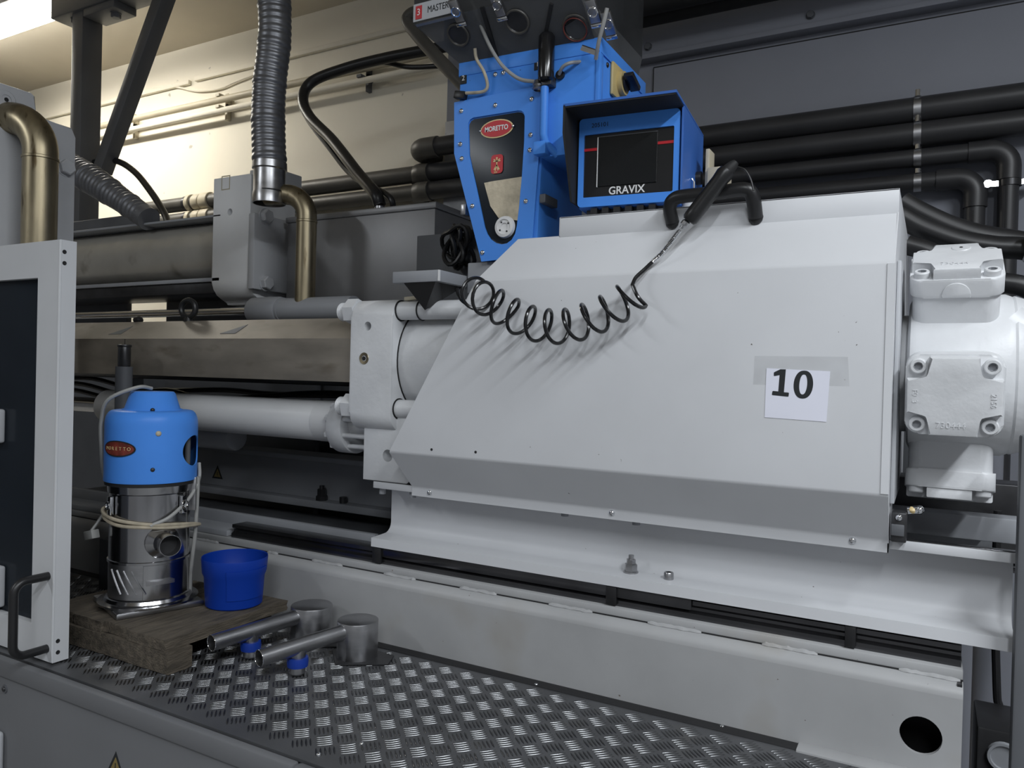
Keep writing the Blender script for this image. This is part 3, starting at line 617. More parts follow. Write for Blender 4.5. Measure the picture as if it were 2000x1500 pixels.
def brass_pipe(label, cx, Y, ytop, ybot, rpx, bend_from, jy):
    c = at(cx, (jy + ybot) / 2, Y=Y); X = c.x; dpt = -AX.z * -X + AY.z * Y
    d = AX.z * X + AY.z * Y; r = rpx * d / F
    zt = at(cx, jy, Y=Y).z; zb = at(cx, ybot, Y=Y).z
    t = thing('brass_pipe', label, 'pipe', (X, Y, zb))
    MB().cyl((X, Y, zb), (X, Y, zt), r, n=32).build('straight', BRASS, t)
    MB().lathe([(r * 1.0, -.006), (r * 1.05, -.004), (r * 1.05, .004), (r * 1.0, .006)], (X, Y, zt), ZA, 32).build('joint', BRASS, t)
    Rb = r * 2.3; pts = [(X, Y, zt)] + elbow((X, Y, zt + Rb + .02), (0, 0, 1), Vector((-.96, -.28, 0)).normalized(), Rb, r, 10)
    e = Vector(pts[-1]); pts += [e + Vector((-.96, -.28, 0)).normalized() * bend_from]
    MB().tube(pts, r, 28).build('elbow', BRASS, t, 'dull brown brass elbow')
    return t, X, zt, r, pts[-1]
t, X, zt, r, e = brass_pipe('thick brass pipe bending over in front of the grey frame, left edge', 77, 1.66, 0, 520, 31, .12, 311)
MB().lathe([(r, -.02), (r * 1.35, -.02), (r * 1.35, .012), (r, .012)], e, (-.96, -.28, 0), 28).build('flange', DARKST, t)
for k in range(3): MB().ball(Vector(e) + Vector((0, -.05 - .0 * k, (k - 1) * .055)), .018).build('flange_bolt', DARKST, t)
brass_pipe('slender brass pipe bending over beside the grey block', 597, 2.52, 0, 600, 19.5, .10, 433)
# ================================================================== STEEL GANTRY
g = thing('steel_gantry', 'dark steel post with diagonal brace and head beam, top left', 'frame', (-4.98, 3.05, 1.8))
p0 = at(137, 200, Y=3.0).x; p1 = at(158, 200, Y=3.0).x
ztop = at(150, 18, Y=3.0).z
MB().box(p0, p1, 3.0, 3.14, -.9, 3.538, .008).build('post', GANTRY, g)
b = at(200, 335, Y=3.07); a = at(331, -30, Y=3.07); a = b + (a - b) * ((3.535 - b.z) / (a.z - b.z))
d = (b - a).normalized(); sd = d.cross(YA).normalized()
MB().obox((a + b) / 2, d * ((b - a).length / 2), sd * .045, YA * .045, .006).build('brace', GANTRY, g)
q0 = at(105, 5, Y=3.0); 
MB().box(q0.x, at(300, -20, Y=3.0).x, 2.98, 3.16, ztop - .02, ztop + .12, .008).build('head_beam', GANTRY, g)
c = at(205, 25, Y=2.98)
MB().box(p1 + .02, p1 + .34, 2.99, 3.15, ztop - .07, ztop - .02, .006).build('gusset', GANTRY, g)
hexbolt((p1 + .26, 3.06, ztop - .07), -ZA, .03, .03, g, GREYD)
hexbolt((p0 - .05, 3.06, ztop - .02), -ZA, .03, .03, g, GREYD)
# dark beam under the gantry
a = at(150, 400, Y=3.0)
MB().box(-5.6, at(285, 430, Y=3.0).x, 2.92, 3.1, 1.66, 1.82, .008).build('cross_beam', GREYD, g)
# ================================================================== FLEXIBLE DUCTS
def flex(path, radii, pitch, amp, m, n=22):
    P = spline(path, 30); L = [0.0]
    for i in range(1, len(P)): L.append(L[-1] + (P[i] - P[i - 1]).length)
    k = int(L[-1] / (pitch / 5)); out = []; R = []; j = 0
    for i in range(k + 1):
        s_ = L[-1] * i / k
        while j < len(L) - 2 and L[j + 1] < s_: j += 1
        f = (s_ - L[j]) / max(1e-9, L[j + 1] - L[j]); out.append(P[j].lerp(P[j + 1], f))
        f2 = s_ / L[-1] * (len(radii) - 1); q = min(int(f2), len(radii) - 2); rr = radii[q] * (1 - f2 + q) + radii[q + 1] * (f2 - q)
        R.append(rr + amp * (abs(math.sin(math.pi * i / 5)) - .5) * 2 + (amp * 1.2 if (i // 5) % 6 == 0 else 0))
    return MB().tube(out, R, n)
YD = 2.45
def sx(px, py): return at(px, py, Y=YD)
fd = thing('flexible_duct', 'silver flexible air duct hanging from above with open steel collar', 'duct', sx(527, 400))
path = [Vector((sx(537, 0).x, YD, 3.535)), sx(537, -60), sx(536, 0), sx(537, 60), sx(533, 110), sx(527, 160), sx(524, 220), sx(525, 280), sx(527, 328)]
d_ = AX.z * sx(527, 200).x + AY.z * YD; rr = 31.5 * d_ / F
flex(path, [rr * 1.06, rr * 1.06, rr * 1.06, rr * 1.08, rr, rr * .97, rr * .98, rr * 1.0, rr * 1.0], .028, .0018, DUCT).build('hose', DUCT, fd, sharp=60)
A = sx(527, 318); B = sx(527, 398)
MB().lathe([(rr * .93, 0), (rr * 1.03, 0), (rr * 1.05, .03), (rr * .95, .035), (rr * .95, .13), (rr * 1.0, .14), (rr * 1.0, (A - B).length - .0), (rr * .93, (A - B).length), (rr * .93, 0)], A, -ZA, 36).build('collar', STEEL, fd)
MB().cyl(B + ZA * .05, B + ZA * .055, rr * .93, n=30).build('dark_throat', BLACKM, fd)
fd2 = thing('flexible_duct', 'dark grey flexible duct slanting down behind the grey frame', 'duct', at(220, 380, Y=2.6))
path = [at(x, y, Y=2.62) for x, y in ((60, 300), (140, 330), (185, 355), (225, 382), (258, 405), (285, 424))]
d_ = AX.z * path[3].x + AY.z * 2.62
flex(path, [31 * d_ / F, 30 * d_ / F, 29 * d_ / F, 28 * d_ / F, 23 * d_ / F, 21 * d_ / F], .034, .003, DUCTD).build('hose', DUCTD, fd2, sharp=60)
P1 = path[-1]; dv = (path[-1] - path[-2]).normalized()
MB().cyl(P1 - dv * .03, P1 + dv * .03, 22 * d_ / F, n=24).build('end_cuff', DUCTD, fd2)
# ================================================================== BIG CYLINDER, GREY BLOCK, STEEL BOX
bc = thing('tie_cylinder', 'large grey cylinder running left from the grey block', 'cylinder', (-3.7, 2.75, 1.5))
z1, z0 = at(415, 436, Y=2.75).z, at(415, 556, Y=2.75).z
zc = (z0 + z1) / 2; rc_ = (z1 - z0) / 2 - .004
CYL = mat('grey_bare_cylinder', (0.55, 0.53, 0.48), 0.32, .5, var=0.15, scale=3, spots=[(5, .62, (.16, .13, .09), .2)])
MB().cyl((-5.3, 2.76, zc), (-3.1, 2.76, zc), rc_, n=48).build('barrel', CYL, bc)
MB().box(-5.3, -3.1, 2.6, 2.62, zc - rc_ - .012, zc - rc_ + .008, .003).build('lower_lip', GREYP, bc)
MB().box(-5.3, -3.1, 2.6, 2.9, zc + rc_ - .008, zc + rc_ + .004, .003).build('top_strip', GREYP, bc)
MB().box(-5.3, -3.15, 2.61, 2.9, zc - rc_ - .07, zc - rc_ - .012, .01).build('saddle', DARKST, bc)
blk = thing('bearing_block', 'light grey bearing block with bolted side plate and hex bolts', 'block', (-3.03, 2.75, 1.23))
bx0, bx1 = at(415, 450, Y=2.6).x, at(487, 450, Y=2.6).x
zt_, zb_ = 1.842, 1.245
prof = [(2.6, zt_), (2.9, zt_), (2.9, 1.30), (2.80, zb_ - .02), (2.70, zb_ - .02)] + [(2.6 + .09 - .09 * math.cos(math.radians(a_)), 1.335 - .09 * math.sin(math.radians(a_))) for a_ in (90, 70, 50, 30, 10, 0)]
bo = MB().prism([(bx0, y, z) for y, z in prof], (bx1 - bx0, 0, 0), .006).build('body', BLOCKP, blk)
c = at(449, 414, Y=2.6); cut(bo, MB().cyl((c.x, 2.55, c.z), (c.x, 2.66, c.z), .017, n=20))
MB().box(bx0 + .14, bx1 + .04, 2.70, 2.90, zt_ - .02, zt_ + .055, .006).build('rear_cap', FRAMEP, blk)
c = at(441, 357, Y=2.6)
MB().holed([(c.x - .03, 2.599, c.z - .035), (c.x + .03, 2.599, c.z - .035), (c.x + .03, 2.599, c.z + .035), (c.x - .03, 2.599, c.z + .035)], [[(c.x - .025, 2.599, c.z - .03), (c.x + .025, 2.599, c.z - .03), (c.x + .025, 2.599, c.z + .03), (c.x - .025, 2.599, c.z + .03)]], (0, .002, 0)).build('label_residue', CREAMP, blk)
# side plate on the +X face
ya, yb = at(496, 480, X=bx1 + .045).y, at(583, 480, X=bx1 + .045).y
zta, zba = at(500, 415, X=bx1 + .045).z, at(500, 565, X=bx1 + .045).z
MB().box(bx1 + .002, bx1 + .045, ya, 2.92, zba, zta, .008).build('side_plate', FRAMEP, blk)
for py in (423, 553):
    c = at(518, py, X=bx1 + .045); hexbolt((bx1 + .045, c.y, c.z), XA, .034, .03, blk, FRAMEP)
# steel box behind
sb = thing('steel_box', 'sheet steel terminal box with lid between the grey block and the hopper', 'box', (-2.3, 2.9, 1.24))
MB().box(-2.80, -1.922, 2.75, 3.13, 1.20, 1.625, .004).build('body', GALV, sb)
MB().box(-2.81, -1.915, 2.744, 3.135, 1.625, 1.652, .004).build('lid', GALV, sb)
MB().box(-2.80, -1.925, 2.76, 3.12, 1.652, 1.656).build('lid_top', GALV, sb)
c = at(742, 402, Y=2.85)
MB().lathe([(0, 0), (.035, 0), (.035, .012), (.026, .016), (.026, .03), (.018, .04), (0, .04)], (c.x, 2.85, 1.655), ZA, 18).build('cable_gland', STEEL, sb)
# black hoses
gl = Vector((c.x, 2.85, 1.69))
pts = [gl, gl + Vector((-.03, 0, .06))] + [at(x, y, Y=Y) for x, y, Y in ((700, 340, 2.95), (650, 275, 3.1), (605, 228, 3.2), (592, 190, 3.25), (612, 158, 3.3), (680, 132, 3.35), (760, 112, 3.4), (850, 95, 3.45), (900, 85, 3.5))]
tag(MB().tube(spline(pts), .030, 14).build('looped_hose', BLACK), 'thick black cable looping from the steel box up to the left', 'cable')
pts = [gl + Vector((.06, .03, -.03)), gl + Vector((.03, .02, .05))] + [at(x, y, Y=Y) for x, y, Y in ((690, 345, 3.05), (640, 285, 3.16), (600, 232, 3.27), (587, 195, 3.32), (606, 160, 3.37), (690, 136, 3.42), (745, 122, 3.46), (800, 131, 3.48), (870, 128, 3.5))]
tag(MB().tube(spline(pts), .014, 10).build('looped_cable', BLACK), 'thin black cable following the thick looped cable', 'cable')
pts = [at(x, y, Y=Y) for x, y, Y in ((120, 330, 3.1), (180, 318, 3.1), (225, 314, 3.1), (262, 335, 3.05), (295, 375, 3.0), (320, 415, 2.95), (330, 440, 2.9))]
tag(MB().tube(spline(pts), .020, 12).build('curved_hose', BLACK), 'black hose arching over behind the dark flexible duct', 'hose')
# cable bundle between box and hopper
pts = []
cc = at(893, 480, Y=2.62)
for i in range(150):
    t = i / 150 * 2 * math.pi * 6; r = .07 + .018 * math.sin(i * .7)
    pts.append(cc + Vector((.03 * math.sin(i * .31) + r * math.cos(t) * .55, .05 * math.sin(i * .23), r * math.sin(t))))
tail = spline([pts[0], pts[0] + Vector((-.04, .06, .04)), Vector((-1.90, 2.86, 1.45)), Vector((-1.925, 2.9, 1.46))], 6)
tag(MB().tube(tail[::-1][:-1] + pts, .009, 7).build('cable_bundle', BLACK), 'tangled bundle of black cable left of the hopper foot', 'cable')
tag(MB().box(-1.98, -1.30, 2.70, 2.74, 1.1, 1.5, .004).build('backing_plate', GREYD), 'dark plate behind the black cable bundle', 'plate')
# ================================================================== HOPPER (blue dosing unit)
YH = 2.12
def hp(px, py, Y=YH): return at(px, py, Y=Y)
ho = thing('dosing_hopper', 'bright blue gravimetric dosing hopper with sight window on the barrel throat', 'hopper', (-1.15, 2.3, 1.27))
# upper box
bx0, bx1 = -1.400, -.901; bz0, bz1 = 1.585, 1.918
MB().prism([(bx0, YH + .006, bz0), (bx1, YH + .006, bz0), (bx1, YH + .006, bz1 - .01), (bx0, YH + .006, bz1)], (0, .40, 0), .004).build('upper_box', BLUE, ho)
fl0 = [(bx0 - .004, YH + .003, bz1 - .03), (bx1 + .004, YH + .003, bz1 - .04), (bx1 + .004, YH + .003, bz1 + .006), (bx0 - .004, YH + .003, bz1 + .016)]
MB().prism(fl0, (0, .406, 0), .003).build('top_rim', BLUE, ho)
MB().box(bx1 - .012, bx1 + .003, YH + .002, YH + .03, bz0 - .01, bz1 - .03, .003).build('corner_fold', BLUE, ho)
# lower funnel
fun = [(-1.405, YH + .006, 1.60), (-1.09, YH + .006, 1.60), (-1.09, YH + .006, 1.52), (-1.11, YH + .006, 1.27), (-1.285, YH + .006, 1.27), (-1.405, YH + .006, 1.60)][:5]
fun = [(-1.405, YH + .010, 1.64), (-1.088, YH + .010, 1.64), (-1.10, YH + .010, 1.275), (-1.29, YH + .010, 1.275)]
MB().prism(fun, (0, .33, 0), .004).build('funnel', BLUE, ho)
# front panel with window opening
outl = [hp(*p) for p in ((887, 200), (887, 300), (940, 511), (1034, 500), (1040, 462), (1050, 332), (1057, 245), (1057, 166))]
win2 = [(1012, 700), (1013, 685), (1022, 668), (1040, 656), (1290, 616), (1310, 618), (1322, 628), (1328, 648), (1325, 790), (1312, 985), (1296, 1160), (1284, 1260), (1274, 1305), (1255, 1338), (1228, 1358), (1200, 1363), (1168, 1356), (1138, 1335), (1118, 1305), (1104, 1268), (1060, 1060), (1016, 862)]
winp = [hp(560 + x / 2.857, y / 2.857) for x, y in win2]
MB().holed(outl, [winp], (0, .006, 0)).build('front_panel', BLUE, ho)
cw = sum(winp, Vector()) / len(winp)
MB().prism([p + (cw - p) * -.03 + YA * .0065 for p in winp], (0, .002, 0)).build('window_frame', BLACK, ho)
MB().prism([p + (cw - p) * .02 + YA * .004 for p in winp], (0, .002, 0)).build('window_pane', GLASSD, ho, 'dark sight window')
for x, y in ((975, 620), (1165, 588), (1368, 553), (970, 805), (1362, 753), (978, 885), (1358, 838), (1037, 1150), (1335, 1123), (1093, 1410), (1160, 412), (1205, 402)):
    c = hp(560 + x / 2.857, y / 2.857); 
    screw((c.x, YH - (0 if y > 500 else -.006), c.z), -YA, .0085, ho, CHROME)
def disc(name, c, rx, rz, m, parent, y, tilt=0.0, label=None, n=28, th=.0015):
    P = []
    for i in range(n):
        t = 2 * math.pi * i / n; u, v = rx * math.cos(t), rz * math.sin(t)
        P.append((c.x + u * math.cos(tilt) - v * math.sin(tilt), y, c.z + u * math.sin(tilt) + v * math.cos(tilt)))
    return MB().prism(P, (0, th, 0)).build(name, m, parent, label)
k2 = 1 / 2.857
c = hp(560 + 1170 * k2, 717 * k2); dd = AX.z * c.x + AY.z * YH; s_ = dd / F / .875
lb0 = disc('badge_rim', c, 92 * k2 * s_, 45 * k2 * s_, GOLD, ho, YH + .0015)
disc('badge', c, 85 * k2 * s_, 39 * k2 * s_, RED, lb0, YH + .0005, label='red oval maker badge')
text('badge_text', 'MORETTO', .022, (c.x, YH - .0004, c.z), XA, ZA, SILVER, lb0, .0003, .0006, width=130 * k2 * s_)
for sgn in (-1, 1): screw((c.x + sgn * 92 * k2 * s_, YH + .0005, c.z), -YA, .005, ho)
c = hp(560 + 1172 * k2, 915 * k2)
b_ = MB().prism([(c.x + u, YH + .002, c.z + v) for u, v in rrect(66 * k2 * s_, 92 * k2 * s_ , .011)], (0, -.0015, 0)).build('figure_badge', RED, ho, 'small red badge with a gold figure')
k3 = k2 * s_
fgm = MB().cyl((c.x, YH - .0006, c.z + 28 * k3), (c.x, YH + .001, c.z + 28 * k3), 5 * k3, n=10)
for (x0_, z0_, x1_, z1_) in ((0, 22, 0, -4), (-20, 14, 20, 14), (-18, 24, 0, 12), (18, 24, 0, 12), (0, -4, -8, -32), (0, -4, 8, -32), (0, -4, -15, -28), (0, -4, 15, -28)):
    A = Vector((c.x + x0_ * k3, YH + .0002, c.z + z0_ * k3)); B = Vector((c.x + x1_ * k3, YH + .0002, c.z + z1_ * k3)); dv = (B - A) / 2
    fgm.obox((A + B) / 2, dv, YA * .0006, dv.cross(YA).normalized() * 2.6 * k3)
fgm.build('figure', GOLD, b_)
text('figure_text', '300', .009, (c.x - 6 * k3, YH - .0002, c.z - 40 * k3), XA, ZA, GOLD, b_, .0002)
# what shows through the window: pellet heap and round fitting (behind the lower glass)
hv = [(1100, 1020), (1150, 1010), (1312, 985), (1296, 1160), (1290, 1230), (1180, 1215), (1135, 1150)]
MB().prism([hp(560 + x * k2, y * k2) - YA * -.0015 for x, y in hv], (0, .002, 0)).build('dust_film', PELLET, ho, 'pale pellet dust on the window')
c = hp(560 + 1218 * k2, 1267 * k2)
MB().lathe([(0, .004), (.012, .004), (.013, .008), (.022, .008), (.024, .012), (.033, .010), (.036, 0)], (c.x, YH + .002, c.z), -YA, 28).build('view_port', SILVER, ho, 'round chrome fitting at the window foot')
for a_ in range(4):
    t = a_ * math.pi / 2 + .6; screw((c.x + .018 * math.cos(t), YH - .0065, c.z + .018 * math.sin(t)), -YA, .003, ho, DARKST)
# numbers and latches
for px, py, tx in ((905, 153, '2'), (1050, 125, '1')):
    c = hp(px, py, YH + .004)
    tb = MB().box(c.x - .012, c.x + .012, YH + .0035, YH + .007, c.z - .018, c.z + .018).build('number_tag', INK, ho)
    text('number', tx, .024, (c.x, YH + .0032, c.z), XA, ZA, SILVER, tb, .0002)
c = hp(906, 409); MB().box(c.x - .012, c.x + .008, YH - .004, YH + .03, c.z - .018, c.z + .018, .003).build('latch', STEEL, ho)
c = at(1065, 393, X=-1.09); MB().box(-1.091, -1.07, c.y - .04, c.y + .05, c.z - .014, c.z + .014, .003).build('latch', GREYD, ho)
# conduit tube on the right and filter bowl
c = hp(1064, 170, YH - .02); c2 = hp(1068, 275, YH - .02)
MB().tube([(c.x, YH - .02, c.z), (c.x, YH - .02, c2.z + .02), (c.x + .004, YH - .014, c2.z - .005), (c.x + .03, YH + .02, c2.z - .035)], .013, 12).build('conduit', BLUE, ho)
MB().box(c.x - .03, c.x + .012, YH - .03, YH + .008, c2.z - .04, c2.z, .003).build('conduit_clip', BLUE, ho)
c = hp(1067, 112, YH - .03); zt_, zb_ = hp(1067, 66, YH - .03).z, hp(1067, 158, YH - .03).z
fb = MB().lathe([(0, 0), (.018, .0), (.024, .006), (.025, .02), (.025, zt_ - zb_ - .01), (.018, zt_ - zb_), (0, zt_ - zb_)], (c.x, YH - .03, zb_), ZA, 24).build('filter_bowl', BLACKG, ho, 'black glass filter bowl')
MB().box(c.x - .018, c.x + .018, YH - .03, YH + .01, zb_ - .012, zb_ + .018, .003).build('filter_mount', DARKST, ho)
MB().lathe([(.014, 0), (.02, .004), (.014, .01), (.02, .014), (.012, .03), (0, .03)], (c.x - .03, YH - .02, zb_ - .02), ZA, 14).build('fitting', STEEL, ho)
# cables on the hopper
def cab(pts, r, m, nm='cable'): return MB().tube(spline([hp(560 + x * k2, y * k2, Y) for x, y, Y in pts]), r, 8).build(nm, m, ho)
cab([(1030, 0, 2.02), (1075, 120, 2.04), (1130, 250, 2.07), (1190, 350, 2.10), (1250, 410, 2.10), (1310, 445, 2.10), (1385, 455, 2.10)], .006, CABLE)
cab([(1050, 270, 2.08), (1060, 330, 2.09), (1100, 400, 2.10), (1120, 470, 2.11), (1108, 505, 2.11), (1070, 516, 2.11), (1000, 520, 2.11)], .0055, CABLEC)
cab([(1520, 415, 2.115), (1540, 375, 2.10), (1580, 352, 2.10), (1640, 345, 2.13)], .0055, CABLE)
cab([(1788, 45, 2.02), (1765, 140, 2.03), (1740, 240, 2.05), (1725, 330, 2.08)], .006, CABLE)
c = hp(560 + 1525 * k2, 418 * k2); MB().cyl((c.x, YH + .008, c.z), (c.x, YH - .004, c.z), .014, n=18).build('grommet', BLACK, ho)
c = hp(560 + 975 * k2, 535 * k2); MB().obox((c.x, YH - .004, c.z), (.02, 0, -.004), (0, .012, 0), (.003, 0, .012), .003).build('plug', BLACK, ho)
# rotary switch on the +X side
c = at(1205, 165, X=bx1)
MB().obox((bx1 + .006, c.y, c.z), (.006, 0, 0), (0, .062, 0), (0, 0, .052), .006).build('switch_plate', YELLOW, ho, 'aged yellow switch plate')
kb = MB().cyl((bx1 + .012, c.y, c.z), (bx1 + .028, c.y, c.z), .036, n=24).build('switch_ring', YELLOW, ho)
MB().cyl((bx1 + .028, c.y, c.z), (bx1 + .036, c.y, c.z), .026, n=20).obox((bx1 + .05, c.y, c.z), (.016, 0, 0), (0, .036, -.012), (0, .004, .008), .003).build('switch_knob', BLACK, ho)
for dy in (-.085, .075): screw((bx1, c.y + dy, c.z + (.03 if dy < 0 else -.07)), XA, .008, ho, DARKST)
# foot of the hopper
MB().box(-1.36, -.95, 2.14, 2.5, 1.17, 1.272, .004).build('throat_block', GREYP, ho)
# smoky blender hopper on top
sm = thing('blender_hopper', 'smoky clear plastic funnel hopper on top of the blue unit', 'hopper', (-1.15, 2.3, 1.93))
zb_ = bz1 + .012
L0 = hp(893, 126); L1 = hp(808, 48, 2.0); L2 = hp(805, -30, 2.0)
tz = L1.z; xl = L1.x; xr = -.925
bot = [(-1.40, 2.125, zb_), (-.92, 2.125, zb_ - .01), (-.92, 2.50, zb_ - .01), (-1.40, 2.50, zb_)]
top = [(xl, 2.0, tz), (xr, 2.0, tz - .0), (xr, 2.56, tz), (xl, 2.56, tz)]
m_ = MB()
vb = [m_.bm.verts.new(p) for p in bot]; vt = [m_.bm.verts.new(p) for p in top]; vu = [m_.bm.verts.new((p[0], p[1], tz + .34)) for p in top]
for i in range(4):
    j = (i + 1) % 4
    m_.bm.faces.new((vb[i], vb[j], vt[j], vt[i])); m_.bm.faces.new((vt[i], vt[j], vu[j], vu[i]))
m_.bm.faces.new(vb)
bmesh.ops.solidify(m_.bm, geom=m_.bm.faces[:], thickness=.006)
m_.build('funnel', SMOKE, sm)
MB().box(xl + .05, xr - .05, 2.1, 2.5, tz - .02, tz + .3).build('inner_box', GREYD, sm)
MB().prism([(-1.37, 2.16, zb_ + .02), (-.96, 2.16, zb_ + .02), (xr - .05, 2.08, tz - .04), (xl + .12, 2.08, tz - .04)], (0, .34, 0)).build('inner_gate', GREYD, sm)
MB().box(xl - .01, xr + .01, 1.99, 2.57, tz + .34, tz + .36, .004).build('lid', GREYD, sm)
def onslope(px, py):                               # point on the sloping front of the funnel
    A = Vector(bot[0]); e1 = Vector((1, 0, 0)); e2 = Vector((0, top[0][1] - bot[0][1], tz - zb_)); n_ = e1.cross(e2)
    d = at(px, py, Y=2.0) - Vector((0, 0, H)); t = (A - Vector((0, 0, H))).dot(n_) / d.dot(n_); return Vector((0, 0, H)) + d * t
e2 = Vector((0, top[0][1] - bot[0][1], tz - zb_)).normalized(); nf = Vector((1, 0, 0)).cross(e2).normalized()
if nf.y > 0: nf = -nf
for px, py, rp in ((896, 67, 22), (1011, 41, 23), (1125, 52, 24)):
    c = onslope(px, py); r = rp * 2.55 / F
    dm = MB().lathe([(0, .004), (r * .8, .004), (r * .86, .008), (r, .008), (r * 1.03, 0)], c, nf, 30).build('round_port', BLACKG if px > 1100 else DARKST, sm, 'round port in the funnel')
    MB().torus(c + nf * .006, nf, r * .93, .004, 30, 6).build('port_ring', PIPEB, dm)
for px, py in ((1125, 55),):
    c = onslope(px, py); MB().torus(c + nf * .010, nf, .036, .002, 24, 6).build('painted_red_glint', REDD, sm)  # red gleam on the port, painted as a coloured ring
    MB().obox(c + nf * .01 + Vector((.05, 0, -.07)), (.028, 0, -.014), nf * .003, (.003, 0, .006)).build('slot_bar', STEEL, sm)
for (pa, pb, w_) in (((942, 12), (972, 112), .006), ((1078, 6), (1066, 66), .005), ((815, 48), (905, 26), .004)):
    A = onslope(*pa); B = onslope(*pb); dv = (B - A) / 2
    MB().obox((A + B) / 2 + nf * .004, dv, nf * .004, dv.cross(nf).normalized() * w_).build('seam_strip', BLACKM if w_ > .004 else STEEL, sm)
for px, py in ((894, 18), (974, 6), (1160, 18), (1190, 42)):
    c = onslope(px, py) + nf * .01; 
    cl = MB().obox(c, (.016, 0, 0), nf * .006, e2 * .035, .003).build('toggle_latch', STEEL, sm)
    MB().obox(c - e2 * .042 + nf * .004, (.018, 0, 0), nf * .004, e2 * .006, .002).build('latch_hook', CHROME, cl)
    MB().torus(c + nf * .007, nf, .014, .0025, 18, 6).build('latch_wire', CHROME, cl)
yf = 2.0
c0 = at(822, 28, Y=yf - .003); c1 = at(874, 14, Y=yf - .003)
pl = MB().prism([(c0.x - .03, yf - .003, tz + .006), (c1.x + .02, yf - .003, tz + .006), (c1.x + .02, yf - .003, tz + .062), (c0.x - .03, yf - .003, tz + .062)], (0, .003, 0)).build('name_plate', GREYL, sm)
MB().box(c0.x - .02, c0.x + .004, yf - .0045, yf - .003, tz + .012, tz + .054).build('red_tag', RED, pl)
text('tag_number', '3', .03, (c0.x - .008, yf - .0048, tz + .033), XA, ZA, SILVER, pl, .0002)
text('name_text', 'MASTER', .03, ((c0.x + c1.x) / 2 + .015, yf - .0035, tz + .034), XA, ZA, INK, pl, .0003, 0, width=(c1.x - c0.x) * .78)
# ================================================================== MONITOR
mon = thing('control_monitor', 'blue hooded touch-screen controller with dark screen above the white cover', 'monitor', (-.8, 2.2, 1.38))
yaw = math.radians(5); ex = Vector((math.cos(yaw), math.sin(yaw), 0)); ey = Vector((-math.sin(yaw), math.cos(yaw), 0))
O0 = Vector((-.795, 2.10, 0))
def ml(u, v, w): return O0 + ex * u + ey * v + ZA * w
def mbox(name, u0, u1, v0, v1, w0, w1, m, parent, bev=0.0, label=None):
    c = ml((u0 + u1) / 2, (v0 + v1) / 2, (w0 + w1) / 2)
    return MB().obox(c, ex * ((u1 - u0) / 2), ey * ((v1 - v0) / 2), ZA * ((w1 - w0) / 2), bev).build(name, m, parent, label)
hw = .150
mbox('housing', -hw, hw, .012, .30, 1.405, 1.672, BLUED, mon, .006)
mbox('hood_roof', -hw - .012, hw + .012, -.11, .30, 1.675, 1.682, BLUED, mon)
mbox('hood_lining', -hw - .009, hw + .009, -.108, .01, 1.671, 1.675, BLACKM, mon)
for s_ in (-1, 1):
    P = [ml(s_ * (hw + .012), -.11, 1.678), ml(s_ * (hw + .012), .30, 1.678), ml(s_ * (hw + .012), .30, 1.42), ml(s_ * (hw + .012), -.03, 1.42), ml(s_ * (hw + .012), -.11, 1.60)]
    if s_ > 0: P = [ml(hw + .012, -.11, 1.678), ml(hw + .012, .30, 1.678), ml(hw + .012, .30, 1.42), ml(hw + .012, -.02, 1.42), ml(hw + .012, -.02, 1.55)]
    if s_ > 0: P = [ml(hw + .012, -.005, 1.678), ml(hw + .012, .30, 1.678), ml(hw + .012, .30, 1.42), ml(hw + .012, -.005, 1.42)]
    MB().prism(P, ex * (-s_ * .006)).build('hood_side', BLUED if s_ > 0 else BLACKM, mon)
fr_o = [ml(u, 0, 1.540 + w) for u, w in rrect(2 * hw, .262, .012)]
fr_i = [ml(u, 0, 1.530 + w) for u, w in rrect(.268, .186, .004)]
MB().holed(fr_o, [fr_i], ey * .012).build('bezel_frame', BLUE, mon)
mbox('screen_panel', -.134, .134, .006, .014, 1.437, 1.623, BEZEL, mon)
mbox('screen', -.090, .085, .002, .007, 1.468, 1.612, SCREEN, mon, label='dark switched-off screen')
mbox('screen_edge', -.0925, -.090, .001, .007, 1.466, 1.613, SILVER, mon)
mbox('screen_edge', -.0925, .0865, .001, .007, 1.612, 1.6135, GREYD, mon)
mbox('red_stripe', -.134, -.093, .004, .0065, 1.575, 1.583, RED, mon); mbox('red_stripe', .087, .134, .004, .0065, 1.575, 1.583, RED, mon)
text('brand_text', 'GRAVIX', .032, ml(-.002, .0052, 1.452), ex, ZA, SILVER, mon, .0003, .0005, width=.108)
text('pen_number', '205101', .018, ml(-.085, -.0005, 1.648), ex, ZA, INK, mon, .0002)
mbox('foot', -.13, .13, .03, .25, 1.378, 1.405, DARKST, mon)
for k in range(6): mbox('connector', -.11 + .035 * k, -.09 + .035 * k, .005, .03, 1.385, 1.405, BLACK, mon)
MB().cyl(ml(hw + .010, .2, 1.52), ml(hw + .028, .2, 1.52), .02, n=18).build('side_knob', BLACK, mon)
MB().tube([ml(hw + .014, .12, 1.50), ml(hw + .02, .12, 1.49), ml(hw + .02, .12, 1.40)], .003, 8).build('side_wire', CHROME, mon)
screw(ml(hw - .02, .0, 1.683), ZA, .007, mon)
c = at(1405, 348, Y=2.3)
tag(MB().obox((c.x, 2.3, c.z), (.03, .0, 0), (0, .03, 0), (0, 0, .028), .004).obox((c.x - .035, 2.32, c.z + .03), (.006, 0, 0), (0, .03, 0), (0, 0, .06), .002).build('junction_block', CREAMP), 'pale connector block right of the monitor', 'connector')
tag(MB().cyl((-.62, 2.2, 1.36), (-.62, 2.2, 1.43), .04, n=20).build('grease_cup', LAMPB), 'small white cup between monitor and handle', 'cup')
